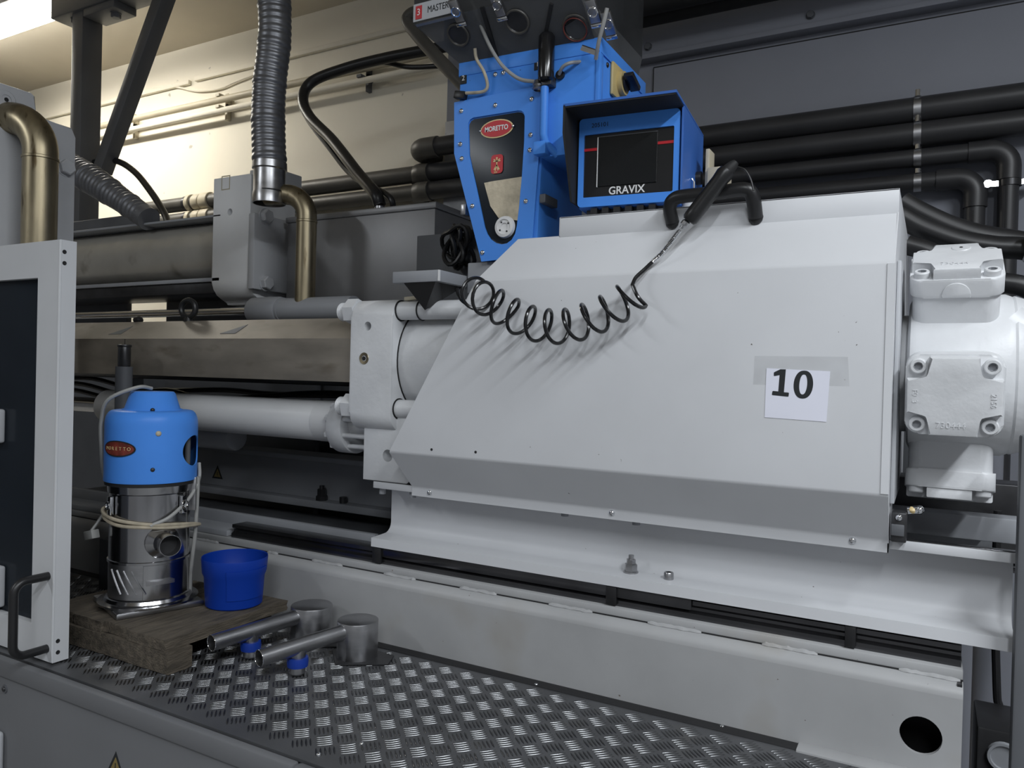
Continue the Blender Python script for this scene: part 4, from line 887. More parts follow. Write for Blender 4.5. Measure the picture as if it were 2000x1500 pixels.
# ================================================================== WHITE COVER
cv = thing('injection_cover', 'large white folded sheet-metal cover of the injection unit', 'cover', (-.75, 2.3, .5))
XC = -.083
P = {'lip0': (2.057, .497, -1.504), 'lip1': (2.057, .526, -1.502), 'fold': (1.95, .648, -1.519), 'ufold': (1.95, 1.186, -1.208), 'mid': (2.06, 1.322, -1.128), }
def sheet(pts, name, m=WHITE, th=.003):
    mm = MB(); f = mm.face(pts); bmesh.ops.solidify(mm.bm, geom=[f], thickness=th); return mm.build(name, m, cv)
def quad(a, b, name, xr=XC): return sheet([(P[a][2], P[a][0], P[a][1]), (xr, P[a][0], P[a][1]), (xr, P[b][0], P[b][1]), (P[b][2], P[b][0], P[b][1])], name)
# one continuous folded skin
mm = MB(); keys = ['lip0', 'lip1', 'fold', 'ufold', 'mid']
Lv = [mm.bm.verts.new((P[k][2], P[k][0], P[k][1])) for k in keys]; Rv = [mm.bm.verts.new((XC, P[k][0], P[k][1])) for k in keys]
for i in range(4): mm.bm.faces.new((Lv[i], Rv[i], Rv[i + 1], Lv[i + 1]))
ed = [e for e in mm.bm.edges if len(e.link_faces) == 2]
bmesh.ops.bevel(mm.bm, geom=ed, offset=.006, segments=3, affect='EDGES', profile=.5)
mm.bm.normal_update()
for f in mm.bm.faces[:]:
    if f.normal.y > 0: f.normal_flip()
mm.bm.normal_update()
back = [f.copy() for f in mm.bm.faces[:]]
for v in {v for f in back for v in f.verts}: v.co.y += .003
for f in back: f.normal_flip()
mm.build('front_skin', WHITE, cv, sharp=20)
xs_ = -.985
MB().box(xs_, XC, 2.056, 2.060, 1.315, 1.377, .001).build('top_strip', WHITE, cv)
MB().box(xs_, XC, 2.056, 2.95, 1.374, 1.377).build('top_sheet', WHITE, cv)
MB().box(-1.128, xs_, 2.058, 2.14, 1.319, 1.322).box(xs_ - .003, xs_, 2.058, 2.95, 1.319, 1.3765).build('top_step', WHITE, cv)
side = [(XC - .003, 2.057, .497), (XC - .003, 2.057, .526), (XC - .003, 1.952, .648), (XC - .003, 1.952, 1.186), (XC - .003, 2.058, 1.322), (XC - .003, 2.058, 1.376), (XC - .003, 2.95, 1.376), (XC - .003, 2.95, .60), (XC - .003, 2.2, .60), (XC - .003, 2.2, .53)]
MB().prism(side, (.003, 0, 0)).build('side_sheet', WHITE, cv)
MB().box(XC - .016, XC + .001, 1.9478, 1.9515, .652, 1.182).build('edge_flange', WHITE, cv)
MB().box(XC + .0005, XC + .010, 2.03, 2.34, .62, 1.2, .002).build('end_strip', GREYL, cv)
for px, py in ((843, 878), (929, 883)):
    c = at(px, py, Y=1.95); MB().cyl((c.x, 1.9502, c.z), (c.x, 1.9492, c.z), .0042, n=14).build('screw_hole', BLACKM, cv)
for px, py in ((839, 962), (1195, 1002), (1665, 1056)):
    c = at(px, py, Y=2.057); screw((c.x, 2.057, c.z), -YA, .009, cv, CHROME)
for px, py in ((1787, 478), (1789, 492), (1765, 536), (1745, 934)):
    c = at(px - 4, py, X=XC + .001); screw((XC + .0005, min(max(c.y, 1.99), 2.9), c.z), XA, .009, cv, CHROME)
# black grab handle on the top strip
gh = thing('grab_handle', 'black rubber grab handle on the top edge of the white cover', 'handle', (-.6, 2.05, 1.33))
hpts = [at(1313, 433, Y=2.052), at(1308, 405, Y=2.03), at(1318, 388, Y=2.02), at(1345, 382, Y=2.015), at(1400, 377, Y=2.015), at(1445, 370, Y=2.015), at(1464, 374, Y=2.02), at(1472, 392, Y=2.03), at(1476, 424, Y=2.052)]
MB().tube(spline(hpts, 6), .0185, 16).build('grip', BLACK, gh)
for p_ in (hpts[0], hpts[-1]): MB().ball(p_, .0195, (1, .6, 1.1)).build('foot', BLACK, gh)
# spray gun with coiled hose
gn = thing('air_gun', 'black air gun with steel spring leader resting across the grab handle', 'gun', at(1390, 385, Y=1.985))
ga, gb = at(1345, 432, Y=1.962), at(1415, 340, Y=1.972); dv = (gb - ga).normalized()
Lg = (gb - ga).length
MB().lathe([(0, 0), (.016, 0), (.0205, .006), (.0215, .03), (.0205, Lg - .02), (.0225, Lg), (.019, Lg + .012), (0, Lg + .012)], ga, dv, 20).build('grip', BLACK, gn)
gc = at(1438, 316, Y=1.975)
MB().tube([gb, gb + (gc - gb) * .4, gb + (gc - gb) * .8, gc], [.018, .0165, .0125, .008], 14).build('nozzle', BLACKM, gn)
MB().tube(spline([at(x, y, Y=1.985) for x, y in ((1440, 326), (1455, 332), (1466, 350), (1472, 372))]), .0028, 8).build('trigger_wire', BLACK, gn)
gd = at(1331, 446, Y=1.97)
MB().lathe([(0, 0), (.006, 0), (.007, .006), (.0115, .010), (.0115, .02), (.008, .024), (0, .024)], gd, dv, 12).build('coupling', STEEL, gn)
s0, s1 = at(1328, 450, Y=1.97), at(1274, 512, Y=1.945)
sp_ = spline([s0, at(1312, 470, Y=1.955), at(1293, 494, Y=1.945), s1], 12)
MB().tube(sp_, .0042, 8).build('leader_core', DARKST, gn)
hel = []; n_ = 24
for i in range(len(sp_) - 1):
    d0 = (sp_[i + 1] - sp_[i]); T = d0.normalized(); u = T.orthogonal().normalized(); w_ = T.cross(u)
    for k in range(7):
        t = (i * 7 + k) / 7 * 2 * math.pi * .8; hel.append(sp_[i] + d0 * (k / 7) + (u * math.cos(t) + w_ * math.sin(t)) * .0052)
MB().tube(hel, .0016, 5).build('spring', CHROME, gn)
co = thing('coiled_hose', 'glossy black coiled air hose sagging across the white cover', 'hose', at(1080, 640, Y=1.9))
YC = 1.895
lead = spline([s1, at(1258, 527, Y=1.93), at(1242, 542, Y=1.92), at(1235, 556, Y=1.91)], 6)
cen = spline([at(x, y, Y=YC) for x, y in ((1243, 572), (1205, 598), (1165, 618), (1120, 634), (1078, 638), (1035, 630), (995, 612))], 20)[:-1] + spline([at(995, 612, Y=YC), at(962, 592, Y=YC - .005), at(938, 578, Y=YC + .01), at(920, 566, Y=YC + .07)], 20)
turns = 10.3; N_ = len(cen); hpts = []; seg = 420
cl = [0.0]
for i in range(1, N_): cl.append(cl[-1] + (cen[i] - cen[i - 1]).length)
j = 0
for i in range(seg + 1):
    f = i / seg; s_ = cl[-1] * f
    while j < N_ - 2 and cl[j + 1] < s_: j += 1
    g_ = (s_ - cl[j]) / max(1e-9, cl[j + 1] - cl[j]); c = cen[j].lerp(cen[j + 1], g_)
    T = (cen[min(j + 1, N_ - 1)] - cen[max(j - 1, 0)]).normalized(); yv = (YA - T * YA.dot(T)).normalized(); w_ = T.cross(yv)
    ph = 2 * math.pi * turns * f + math.pi * .35
    r = .043 + .003 * math.sin(f * 3.1)
    hpts.append(c + (yv * math.cos(ph) + w_ * math.sin(ph)) * r + Vector((0, 0, 0)))
MB().tube(lead[:-1] + spline([lead[-1], (Vector(lead[-1]) + hpts[0]) / 2 + Vector((0, -.01, -.005)), hpts[0]], 5)[:-1] + hpts, .0052, 9).build('hose', BLACKG, co)
# paper number and tape
tp = thing('tape_strip', 'dirty clear tape strip on the white cover behind the number sheet', 'tape', at(1560, 725, Y=1.9494))
T4 = [at(x, y, Y=1.9494) for x, y in ((1474, 695), (1656, 697), (1659, 754), (1471, 751))]
MB().prism(T4, (0, .0004, 0)).build('strip', TAPE, tp)
pa = thing('number_sheet', 'white paper sheet printed with a bold 10 on the white cover', 'sign', at(1555, 775, Y=1.9486))
P4 = [at(x, y, Y=1.9488) for x, y in ((1497, 719), (1621.6, 725.3), (1614, 824), (1493.3, 815))]
MB().prism(P4, (0, .0005, 0)).build('sheet', PAPER, pa)
zx = lambda x, y: at(1440 + x / 7.5, 660 + y / 7.5, Y=1.9484)
one = [(632, 458), (712, 460), (683, 795), (745, 800), (757, 808), (750, 858), (735, 861), (515, 838), (507, 828), (515, 782), (528, 776), (600, 784), (620, 545), (552, 558), (536, 556), (535, 510), (545, 500)]
MB().prism([zx(*p) for p in one], (0, .0003, 0)).build('digit_one', INK, pa)
def ell(cx, cy, rx, ry, sk, n=32): return [zx(cx + rx * math.copysign(abs(math.cos(t)) ** .85, math.cos(t)) + sk * -math.sin(t), cy + ry * math.sin(t)) for t in [2 * math.pi * i / n for i in range(n)]]
MB().holed(ell(968, 684, 143, 206, 12), [ell(966, 682, 58, 146, 12)], (0, .0003, 0)).build('digit_zero', INK, pa)
# ================================================================== MAGNET PLATE WITH CONE
mg = thing('drawer_magnet', 'flat grey plate with black inverted pyramid hanging left of hopper', 'plate', (-1.54, 2.2, 1.21))
gy = 1.985; g0 = at(767, 528, Y=gy); g1 = at(858, 525, Y=gy); gz1 = g1.z - .002; gz0 = at(858, 549, Y=gy).z
MB().box(g0.x, g1.x, gy, 2.21, gz0, gz1, .002).build('plate', GREYP, mg)
MB().box(g1.x - .004, g1.x + .0012, gy - .0012, gy + .005, gz0 + .001, gz1 - .001).build('bare_corner', SILVER, mg)
ap = at(830, 606, Y=2.03); m_ = MB(); gx = ap.x
bs_ = [(gx - .06, gy + .008, gz0), (gx + .065, gy + .008, gz0), (gx + .065, 2.15, gz0), (gx - .06, 2.15, gz0)]
vv = [m_.bm.verts.new(p) for p in bs_]; va = m_.bm.verts.new(ap)
for i in range(4): m_.bm.faces.new((vv[i], vv[(i + 1) % 4], va))
m_.bm.faces.new(vv); m_.build('pyramid', BLACKG, mg)
MB().box(g1.x - .01, -1.28, 2.16, 2.205, gz0 + .004, gz1 - .003, .002).build('arm', DARKST, mg)
# ================================================================== HYDRAULIC MOTOR
MY, MZ, RC = 2.30, .935, .325
c = at(1863, 780, Y=1.98); MX = c.x
mo = thing('hydraulic_motor', 'white radial hydraulic motor with bolted cylinder heads right of the cover', 'motor', (MX, MY, .6))
MB().cyl((MX - .10, MY, MZ), (MX + .13, MY, MZ), .205, n=40, bev=.02).build('crankcase', CAST, mo)
MB().lathe([(.19, .1), (.20, .13), (.185, .17), (.15, .21), (.09, .24), (0, .25)], (MX, MY, MZ), XA, 40).build('end_dome', CAST, mo)
MB().lathe([(0, 0), (.155, 0), (.155, .06), (.12, .06)], (MX - .135, MY, MZ), XA, 36).build('mount_flange', CAST, mo)
for idx, ang in enumerate((-10, 62, 134, 206, -82)):
    th = math.radians(ang); n_ = Vector((0, -math.cos(th), math.sin(th))); tv = Vector((0, math.sin(th), math.cos(th))); C0 = Vector((MX, MY, MZ))
    def lp(u, v, w): return C0 + XA * u + tv * v + n_ * w
    hw_, hh = .0985, .094
    # neck and body block
    MB().prism([lp(u, v, .12) for u, v in rrect(2 * hw_ - .012, 2 * hh - .012, .03)], n_ * (RC - .065 - .12), .004).build('cylinder_body', CAST, mo)
    hd = MB().prism([lp(u, v, RC - .072) for u, v in rrect(2 * hw_, 2 * hh, .030, 6)], n_ * .046, .006).build('head', CAST, mo)
    # raised cross on top of the head leaving the four corners low
    a_, b_, ku, kv, q_ = hw_ - .004, hh - .004, .046, .050, .012
    cross = []
    for su, sv in ((1, -1), (1, 1), (-1, 1), (-1, -1)):
        c3 = [(a_ - ku, b_), (a_ - ku, b_ - kv + q_), (a_ - ku + q_ * .3, b_ - kv + q_ * .3), (a_ - ku + q_, b_ - kv), (a_, b_ - kv)]
        if su * sv < 0: c3 = c3
        else: c3 = c3[::-1]
        cross += [(su * u, sv * v) for u, v in c3]
    MB().prism([lp(u, v, RC - .030) for u, v in cross], n_ * .030, .004).build('crown', CAST, mo)
    for su in (-1, 1):
        for sv in (-1, 1): sockbolt(lp(su * (hw_ - .026), sv * (hh - .026), RC - .028), n_, .0175, .017, mo, CAST)
    if idx < 2:
        text('cast_number', '730444' if idx == 0 else '730444', .020, lp(-.005, -.066 if idx == 0 else -.055, RC + .0002), XA, tv, CAST, mo, .0012)
    if idx == 0:
        text('cast_mark', 'F0  3', .016, lp(-.078, 0, RC + .0002), -tv, XA, CAST, mo, .0010)
        text('cast_mark', '2156', .016, lp(.076, -.006, RC + .0002), -tv, XA, CAST, mo, .0010)
    if idx == 1:
        MB().lathe([(0, .002), (.020, .002), (.022, 0)], lp(.01, .055, RC), n_, 24).build('plug', CAST, mo)
        MB().cyl(lp(.01, .055, RC + .001), lp(.01, .055, RC + .0026), .004, n=10).build('plug_slot', BLACKM, mo)
    # half-round boss on the side of the head
    MB().prism([lp(-.030, -hh + .002, RC - .071), lp(.030, -hh + .002, RC - .071)] + [lp(.030 * math.cos(math.pi * q / 14), -hh + .002, RC - .064 + .030 * math.sin(math.pi * q / 14)) for q in range(15)], tv * -.006, .0015).build('boss', CAST, mo)
c = at(1990, 600, Y=2.25)
MB().tube(spline([(MX + .10, MY - .10, MZ + .12), (MX + .16, MY - .10, MZ + .06), (MX + .2, MY - .06, MZ - .04), (MX + .21, MY, MZ - .16)]), .06, 18).build('oil_gallery', CAST, mo)
pts_ = at(1840, 630, Y=2.1)
# small limit switch under the motor
ls = thing('limit_switch', 'small dark bracket and greasy fitting at the lower right cover corner', 'switch', (-.07, 2.07, .53))
MB().box(-.079, -.045, 2.035, 2.09, .5285, .60, .004).build('bracket', DARKST, ls)
MB().box(-.078, -.05, 2.028, 2.036, .545, .572, .002).build('plate', GREYD, ls)
screw((-.062, 2.034, .588), -YA, .008, ls); MB().cyl((-.045, 2.07, .602), (-.022, 2.07, .606), .010, n=14).ball((-.02, 2.07, .606), .011).build('grease_nipple', CHROME, ls)
MB().ball((-.035, 2.07, .604), .012, (1, 1, .8)).build('grease', GOLD, ls, 'yellowish grease blob')
# ================================================================== BLACK HOSES ON THE RIGHT
for nm, pts, r, lab in (('hydraulic_hose', ((1760, 395), (1800, 418), (1860, 445), (1920, 462), (2010, 478), (2100, 510), (2190, 600), (2230, 760), (2240, 1000), (2240, 1500)), .036, 'upper thick black hydraulic hose behind the motor'),
                        ('hydraulic_hose', ((1755, 420), (1800, 445), (1870, 470), (1940, 482), (2010, 488), (2080, 520), (2150, 620), (2180, 760), (2190, 1000), (2190, 1500)), .034, 'middle thick black hydraulic hose behind the motor'),
                        ('hydraulic_hose', ((1770, 478), (1810, 490), (1850, 510), (1920, 545), (2000, 560), (2060, 600), (2100, 700), (2120, 900), (2130, 1100), (2130, 1500)), .03, 'lowest black hydraulic hose just behind the motor head')):
    tag(MB().tube(spline([at(x, y, Y=2.84 if 'upper' in lab else 2.76 if 'middle' in lab else 2.68) for x, y in pts]), r, 16).build(nm, BLACK), lab, 'hose')
c = at(2000, 480, Y=2.70)
tag(MB().cyl((c.x, 2.69, c.z), (c.x + .06, 2.69, c.z - .004), .05, n=20, bev=.006).build('hose_ferrule', CHROME), 'bright ferrule on the black hoses at the right edge', 'fitting')
# ================================================================== RIGHT END
c = at(1980, 1300, Y=2.0)
tag(MB().box(c.x, c.x + .06, 2.0, 2.05, -.9, .80, .006).build('guard_post', GREYD), 'dark grey guard post at the right edge', 'post')
X = at(1948, 1330, Y=2.6).x
tag(MB().tube(spline([(X - .01, 2.6, .5), (X - .012, 2.6, .3), at(1948, 1350, Y=2.6), at(1952, 1376, Y=2.6), at(1958, 1398, Y=2.6)]), [.013] * 25 + [.018] * 3 + [.012] * 5, 10).build('hanging_cable', BLACK), 'black cable hanging behind the right end of the bed', 'cable') if False else None
pts = spline([(X - .012, 2.6, .55), (X - .012, 2.6, .3), at(1947, 1345, Y=2.6), at(1951, 1376, Y=2.6), at(1958, 1398, Y=2.6)])
tag(MB().tube(pts, .011, 10).build('hanging_cable', BLACK), 'black cable hanging behind the right end of the bed', 'cable')
X = at(1922, 1330, Y=3.4).x
tag(MB().cyl((X, 3.4, -.6), (X, 3.4, .75), .04, n=20).build('floor_pipe', GWALL), 'grey vertical pipe behind the right end of the bed', 'pipe')
c = at(1940, 1425, Y=2.3)
db = thing('floor_box', 'dark box with a pale round window low behind the bed end', 'box', (c.x, 2.35, -.9))
MB().box(c.x - .035, c.x + .25, 2.3, 2.5, -.9, c.z, .006).build('body', DARKST, db)
c2 = at(1960, 1478, Y=2.3); MB().lathe([(0, .004), (.028, .004), (.03, .01), (.036, .01), (.038, 0)], (c2.x, 2.3, c2.z), -YA, 24).build('round_window', GREYP, db)
# ================================================================== PALLET BOARD
pw = thing('pallet', 'weathered wooden pallet piece under the loader and bucket', 'pallet', (-2.2, 1.7, 0))
def plank(x0, x1, y0, y1, z0, z1, nm):
    m_ = MB().box(x0, x1, y0, y1, z0, z1); bm = m_.bm
    bmesh.ops.subdivide_edges(bm, edges=bm.edges[:], cuts=3, use_grid_fill=True)
    for v in bm.verts: v.co += Vector((random.uniform(-1, 1), random.uniform(-1, 1), random.uniform(-.6, .6))) * .0022
    return m_.build(nm, WOOD, pw, sharp=50)
for x0, x1, dy in ((-2.125, -1.945, 0), (-2.255, -2.129, .012), (-2.40, -2.259, .004), (-2.56, -2.404, .008)): plank(x0, x1, 1.468 + dy, 1.95 - dy, .068, .100, 'plank')
plank(-2.5, -1.93, 1.464, 1.55, .003, .066, 'bearer'); plank(-2.5, -2.0, 1.84, 1.93, .003, .066, 'bearer')
# ================================================================== LOADER
lc = at(290, 1178, Z=.1); LX, LY = lc.x, lc.y
ld = thing('vacuum_loader', 'vacuum hopper loader with blue head and polished steel body on the pallet', 'loader', (LX, LY, .1))
dL = AX.z * LX + AY.z * LY; pxs = dL / F
def lz(py): return at(290, py, Y=LY).z
ca = [at(x, y, Z=.1) for x, y in ((233, 1214), (404, 1183))]; ex_ = (ca[1] - ca[0]); ex_.z = 0; wl = ex_.length; ex_.normalize(); ey_ = Vector((-ex_.y, ex_.x, 0))
MB().obox((LX, LY, .110), ex_ * (wl / 2), ey_ * (wl / 2), ZA * .009, .003).build('base_plate', STEEL, ld)
MB().obox(Vector((LX, LY, .119)), ex_ * (wl / 2 - .004), ey_ * (wl / 2 - .004), ZA * .001).build('base_top', STEEL, ld)
Rb = 72 * pxs
z0 = .12; zb1 = lz(940); zs = lz(1085)
MB().lathe([(Rb * 1.25, 0), (Rb * 1.25, .006), (Rb * 1.10, .010), (Rb * 1.06, .02), (Rb, .024), (Rb, zs - z0 - .006), (Rb * 1.03, zs - z0 - .004), (Rb * 1.03, zs - z0 + .004), (Rb, zs - z0 + .006), (Rb, zb1 - z0 - .03), (Rb * 1.05, zb1 - z0 - .026), (Rb * 1.06, zb1 - z0)], (LX, LY, z0), ZA, 64).build('body', STAIN, ld)
# blue head with oval opening
zh0, zh1, zk = lz(934), lz(800), lz(764); Rh = 83 * pxs
prof = [(Rh, 0), (Rh * 1.005, .004)]; hh_ = zh1 - zh0
for i in range(1, 17): prof.append((Rh, .004 + (hh_ * .80 - .004) * i / 16))
for a_ in range(1, 7): prof.append((Rh - .17 * Rh * (1 - math.cos(math.radians(15 * a_))), hh_ * .80 + hh_ * .2 * math.sin(math.radians(15 * a_))))
prof += [(Rh * .66, hh_ + .001), (Rh * .645, hh_ + .004)]
inner = [(max(.01, r_ - .004), z_ - (.004 if z_ > hh_ * .8 else 0)) for r_, z_ in prof]
head = MB().lathe(prof + inner[::-1] + [prof[0]], (LX, LY, zh0), ZA, 96)
bmesh.ops.remove_doubles(head.bm, verts=head.bm.verts[:], dist=1e-6)
tocam = Vector((-LX, -LY, 0)).normalized(); rgt = Vector((-tocam.y, tocam.x, 0))
if rgt.x < 0: rgt = -rgt
od = (rgt * .90 + tocam * .44).normalized(); og = Vector((-od.y, od.x, 0)); oc = Vector((LX, LY, (lz(847) + lz(906)) / 2))
ho_ = head.build('head', BLUE, ld)
ov = [oc + od * Rh * .5 + og * (.40 * Rh * math.cos(t)) + ZA * ((lz(847) - lz(906)) / 2 * math.sin(t)) for t in [2 * math.pi * i_ / 40 for i_ in range(40)]]
cut(ho_, MB().prism(ov, od * Rh))
MB().cyl((LX, LY, zh0 + .005), (LX, LY, zh0 + hh_ * .75), Rh * .72, n=40).build('motor', BLACKM, ld)
MB().cyl(oc + od * Rh * .80 + og * .12 * Rh - ZA * .05, oc + od * Rh * .80 + og * .12 * Rh + ZA * .06, .009, n=12).build('motor_post', GREYD, ld)
MB().cyl((LX, LY, zh0 - .012), (LX, LY, zh0 + .004), Rh * .98, n=48).build('gasket', BLACKM, ld)
kb = MB().lathe([(Rh * .64, 0), (Rh * .60, .006), (Rh * .49, (zk - zh1) * .9), (Rh * .45, zk - zh1), (0, zk - zh1 + .002)], (LX, LY, zh1), ZA, 48).build('top_cap', BLUE, ld)
for px, py, m_, r in ((322, 840, CREAMP, .009), (300, 907, DARKST, .007)):
    c = at(px, py, Y=LY - Rh * .9); v = Vector((c.x - LX, c.y - LY, 0)).normalized(); 
    screw(Vector((LX, LY, 0)) + v * (Rh - .001) + ZA * lz(py), v, r, ld, m_, 'cap_screw')
screw(Vector((LX, LY, zh1 + .004)) + tocam * Rh * .655, tocam, .007, ld, BLACK, 'cap_screw')
# maker badge wrapped around the left of the head
def arcpatch(aa, za, R, rx, rz, name, m, n=14):       # curved oval on the head
    mm = MB(); ctr = mm.bm.verts.new(Vector((LX, LY, za)) + (tocam * math.cos(aa) - rgt * math.sin(aa)) * R); ring = []
    for i in range(n * 2):
        t = 2 * math.pi * i / (2 * n); a2 = aa + rx * math.cos(t) / R
        ring.append(mm.bm.verts.new(Vector((LX, LY, za + rz * math.sin(t))) + (tocam * math.cos(a2) - rgt * math.sin(a2)) * R))
    for i in range(2 * n): mm.bm.faces.new((ctr, ring[i], ring[(i + 1) % (2 * n)]))
    return mm.build(name, m, ld)
bd = math.radians(44); zb_ = lz(869)
arcpatch(bd, zb_, Rh + .003, .066, .026, 'badge_rim', DARKST); arcpatch(bd, zb_, Rh + .0035, .061, .022, 'badge', REDD)
for i, ch_ in enumerate('MORETTO'):
    a2 = bd - (i - 3) * .0145 / Rh; nrm = (tocam * math.cos(a2) - rgt * math.sin(a2)); 
    text('badge_letter', ch_, .0155, Vector((LX, LY, zb_)) + nrm * (Rh + .0042), ZA.cross(nrm), ZA, GOLD, ld, .0003)
# inlet pipe
pc = at(305, 1048, Y=LY - Rb * .8); v = (at(340, 1050, Y=LY - Rb * 1.3) - pc); v = (tocam * .94 + rgt * .30).normalized()
pb_ = Vector((LX, LY, lz(1045))) + v * Rb * .9
MB().pipe(pb_, pb_ + v * .085, 20 * pxs, .002, 28).build('inlet_pipe', STAIN, ld)
MB().lathe([(20 * pxs, .02), (31 * pxs, .0), (31 * pxs, .012), (20 * pxs, .03)], pb_, v, 28).build('inlet_collar', STAIN, ld)
for t in range(5):
    a_ = t / 5 * 2 * math.pi + .5; u_ = v.cross(ZA).normalized(); screw(pb_ + v * .013 + (u_ * math.cos(a_) + ZA * math.sin(a_)) * 26 * pxs, v, .004, ld)
MB().cyl(pb_ + v * .045, pb_ + v * .05, 19.2 * pxs, n=24).build('inlet_shade_disc', BLACKM, ld)  # black disc stands for the shade inside the inlet
# foot hatch, wedge label plate, bracket
def curved(aa0, aa1, z0_, z1_, R, th, name, m, n=12):
    mm = MB(); I = []; 
    for i in range(n + 1):
        a_ = aa0 + (aa1 - aa0) * i / n; d = (tocam * math.cos(a_) - rgt * math.sin(a_)); b0 = Vector((LX, LY, 0))
        I.append([mm.bm.verts.new(b0 + d * R_ + ZA * z_) for R_, z_ in ((R, z0_), (R + th, z0_), (R + th, z1_), (R, z1_))])
    for A, B in zip(I, I[1:]):
        for k in range(4): mm.bm.faces.new((A[k], A[(k + 1) % 4], B[(k + 1) % 4], B[k]))
    mm.bm.faces.new(I[0]); mm.bm.faces.new(I[-1][::-1]); return mm.build(name, m, ld)
D_ = math.radians
curved(D_(8), D_(72), lz(1152), lz(1084), Rb + .0005, .003, 'hatch', STEEL)
for k in range(4):
    a0 = D_(60 - 12 * k); mm = MB(); P_ = []
    for i in range(5):
        a_ = a0 - D_(20) * i / 4; d = tocam * math.cos(a_) - rgt * math.sin(a_); P_.append(Vector((LX, LY, lz(1097 + 44 * i / 4))) + d * (Rb + .004))
    mm.tube(P_, .0026, 6).build('hatch_rib', STEEL, ld)
curved(D_(-34), D_(4), lz(1124), lz(1117), Rb + .0005, .012, 'flap_lever', STEEL)
d = (tocam * .35 + rgt * .94).normalized()
MB().obox(Vector((LX, LY, (lz(935) + lz(990)) / 2)) + d * (Rb + .012), d * .012, d.cross(ZA) * .004, ZA * ((lz(925) - lz(990)) / 2), .002).build('bracket', STEEL, ld)
for s_ in (-1, .55):
    d = (tocam * .5 + rgt * s_).normalized(); c = Vector((LX, LY, lz(978))) + d * (Rb + .008)
    MB().obox(c, d * .006, d.cross(ZA) * .012, ZA * .03, .002).torus(c + d * .008, d, .012, .0025, 16, 6).build('toggle_clip', CHROME, ld)
# cable wrapped around
cabp = [kb_ for kb_ in ()]
def lpnt(aa, py, R): a_ = D_(aa); return Vector((LX, LY, lz(py))) + (tocam * math.cos(a_) - rgt * math.sin(a_)) * R
pts = [lpnt(10, 758, .02), lpnt(45, 756, Rh * .45), lpnt(75, 780, Rh * .95), lpnt(88, 820, Rh * 1.06), lpnt(95, 870, Rh * 1.06), lpnt(110, 930, Rh * 1.06), lpnt(130, 980, Rb * 1.06)]
MB().tube(spline(pts), .0062, 8).build('power_cable', CABLE, ld)
pts = [lpnt(-88, 905, Rh * 1.04), lpnt(-80, 935, Rh * 1.05), lpnt(-60, 968, Rb * 1.10), lpnt(-25, 998, Rb * 1.10), lpnt(0, 1012, Rb * 1.08)]
MB().tube(spline(pts), .006, 8).build('power_cable', CABLE, ld)
for dz, r_ in ((0, 1.10), (9, 1.08)):
    pts = [lpnt(130, 985 + dz, Rb * 1.06), lpnt(95, 990 + dz, Rb * r_ * 1.04), lpnt(70, 998 + dz, Rb * r_), lpnt(40, 1004 + dz, Rb * 1.06), lpnt(0, 1010 + dz * .6, Rb * 1.07), lpnt(-35, 1014 + dz * .6, Rb * 1.10), lpnt(-65, 1020 + dz * .3, Rb * 1.16), lpnt(-82, 1026, Rb * 1.25)]
    MB().tube(spline(pts), .006, 8).build('power_cable', CABLEC, ld)
pts = [lpnt(-75, 930, Rh * 1.05), lpnt(-78, 990, Rb * 1.18), lpnt(-80, 1050, Rb * 1.14), lpnt(-82, 1110, Rb * 1.06), lpnt(-84, 1160, Rb * 1.04)]
MB().tube(spline(pts), .0065, 8).build('drop_cable', CABLE, ld)
MB().tube(spline([lpnt(110, 985, Rb * 1.1), lpnt(105, 1010, Rb * 1.25), lpnt(98, 1035, Rb * 1.45)]), .005, 6).build('plug_cable', CABLE, ld)
MB().obox(lpnt(98, 1040, Rb * 1.42), (.022, 0, .006), (0, .014, 0), (-.004, 0, .014), .003).build('plug', CABLE, ld)
# ================================================================== BUCKET
bk = at(461, 1180, Z=.1); BX, BY = bk.x - .01, bk.y
bt = thing('bucket', 'blue plastic bucket on the pallet beside the loader', 'bucket', (BX, BY, .1))
db_ = AX.z * BX + AY.z * BY; s_ = db_ / F
zt = at(461, 1086, Y=BY).z; hb = zt - .1; zs = hb * .62
MB().lathe([(0, .0), (50 * s_, .0), (53 * s_, .005), (56.5 * s_, zs), (60 * s_, zs + .012), (62 * s_, hb - .004), (61.5 * s_, hb), (60 * s_, hb - .002), (58 * s_, zs + .012), (54.5 * s_, zs), (51 * s_, .006), (0, .005)], (BX, BY, .1005), ZA, 64).build('shell', BUCKET, bt)
tc = Vector((-BX, -BY, 0)).normalized()
mm = MB(); rg = Vector((-tc.y, tc.x, 0)); rg = rg if rg.x > 0 else -rg
I = []
for i in range(15):
    a_ = D_(14 - 84 * i / 14); d = tc * math.cos(a_) - rg * math.sin(a_)
    prf = ((54.2, .035), (56.7, zs + .0), (60.3, zs + .013), (61.7, hb * .82))
    I.append([mm.bm.verts.new(Vector((BX, BY, .1 + z_)) + d * (R_ * s_ + off)) for off, seq in ((.0022, prf), (-.001, prf[::-1])) for R_, z_ in seq])
for A, B in zip(I, I[1:]):
    for k in range(8): mm.bm.faces.new((A[k], B[k], B[(k + 1) % 8], A[(k + 1) % 8]))
mm.bm.faces.new(I[0]); mm.bm.faces.new(I[-1][::-1])
mm.build('label_panel', BUCKET, bt)
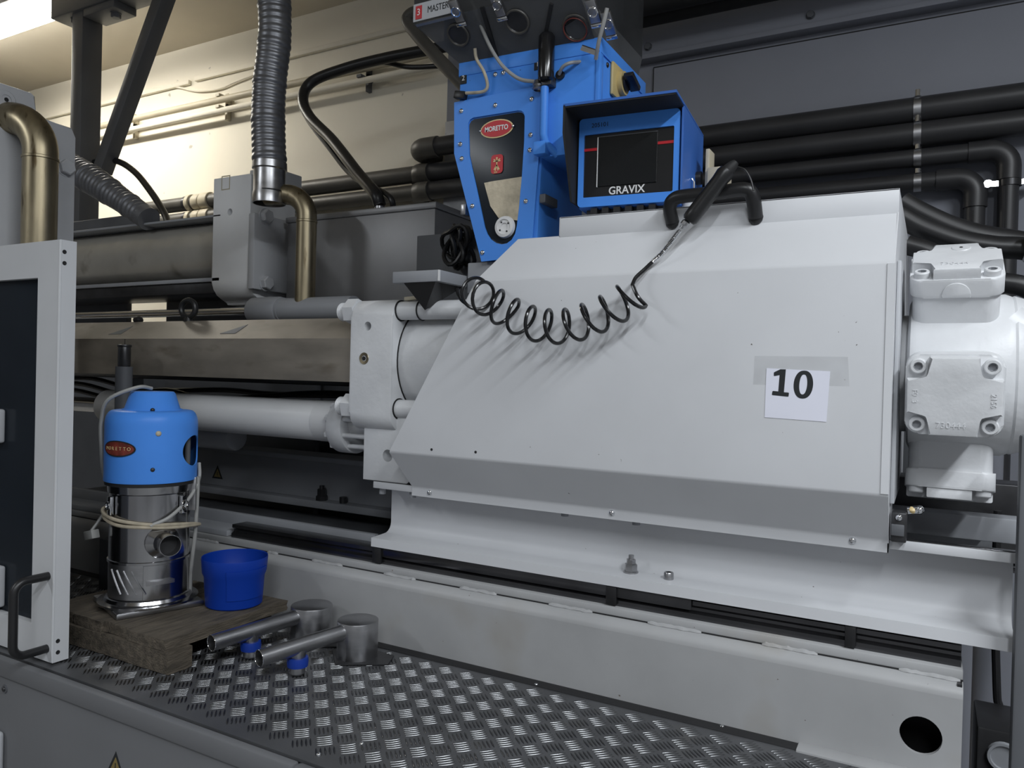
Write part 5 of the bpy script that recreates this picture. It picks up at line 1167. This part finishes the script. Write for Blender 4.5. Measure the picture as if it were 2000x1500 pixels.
# ================================================================== SUCTION BOXES
def suction(label, cx, cy, ztop_px, px_c, endpx, tee):
    t = thing('suction_box', label, 'suction box', (cx, cy, 0), 'suction boxes')
    d = AX.z * cx + AY.z * cy; r = 41 * d / F * .97
    zt = at(px_c, ztop_px, Y=cy).z
    MB().cyl((cx, cy, .003), (cx, cy, zt), r, n=48, bev=.0025).build('canister', STEEL, t)
    a0 = .5; P_ = [(cx + .115 * math.cos(a0 + k * math.pi / 2) * 1.12, cy + .075 * math.sin(a0 + k * math.pi / 2) * 1.25, 0.0025) for k in range(4)]
    MB().prism([(cx - .10, cy - .005, .0026), (cx - .005, cy - .095, .0026), (cx + .13, cy - .01, .0026), (cx + .10, cy + .06, .0026), (cx - .05, cy + .07, .0026)], (0, 0, .003)).build('foot_plate', DARKST, t)
    zp = .092; e = at(*endpx, Z=zp - .012); s0 = Vector((cx, cy, zp)); dv = (e - s0).normalized(); rp = .0245
    MB().pipe(s0 + dv * (r * .9), e, rp, .0015, 28).build('pipe', STEEL, t)
    MB().torus(e, dv, rp - .0008, .0012, 28, 6).build('pipe_rim', CHROME, t)
    MB().cyl(e - dv * .03, e - dv * .028, rp - .0012, n=24).build('bore_shade_disc', BLACKM, t)  # black disc added as the shade within the open pipe end
    q = s0 + dv * ((e - s0).length * tee)
    MB().lathe([(rp * .95, q.z - .002), (rp * .92, q.z - .03), (rp * .9, q.z - .034)], (q.x, q.y, 0), ZA, 24).build('tee', STEEL, t)
    MB().lathe([(rp * .7, q.z - .058), (rp * 1.22, q.z - .058), (rp * 1.28, q.z - .045), (rp * 1.22, q.z - .032), (rp * .7, q.z - .032), (rp * .7, q.z - .058)], (q.x, q.y, 0), ZA, 24).build('clamp_ring', RING, t, 'blue clamp ring')
    MB().lathe([(rp * .50, .003), (rp * .80, .003), (rp * .95, .008), (rp * .95, q.z - .05), (rp * .5, q.z - .05)], (q.x, q.y, 0), ZA, 24).build('stub', STEEL, t)
    v = (Vector((-q.x, -q.y, 0)).normalized()); screw(Vector((q.x, q.y, q.z - .056)) + v.cross(ZA) * -rp * .7, v.cross(ZA) * -1, .004, t, BLACK)
    return t
c = at(697, 1297, Z=0); d = AX.z * c.x + AY.z * c.y; r = 40 * d / F; u = Vector((-c.x, -c.y, 0)).normalized()
S1 = Vector((c.x, c.y, 0)) - u * r
suction('steel suction box with blue clamp ring, the nearer one on the tread deck', S1.x, S1.y, 1209, 697, (506, 1286), .63)
c = at(607, 1262, Z=0); S2 = Vector((c.x, c.y, 0)) - Vector((-c.x, -c.y, 0)).normalized() * .062
suction('steel suction box with blue clamp ring, the farther one beside the pallet', S2.x, min(S2.y, 1.94), 1180, 605, (413, 1256), .63)
bpy.context.view_layer.update()
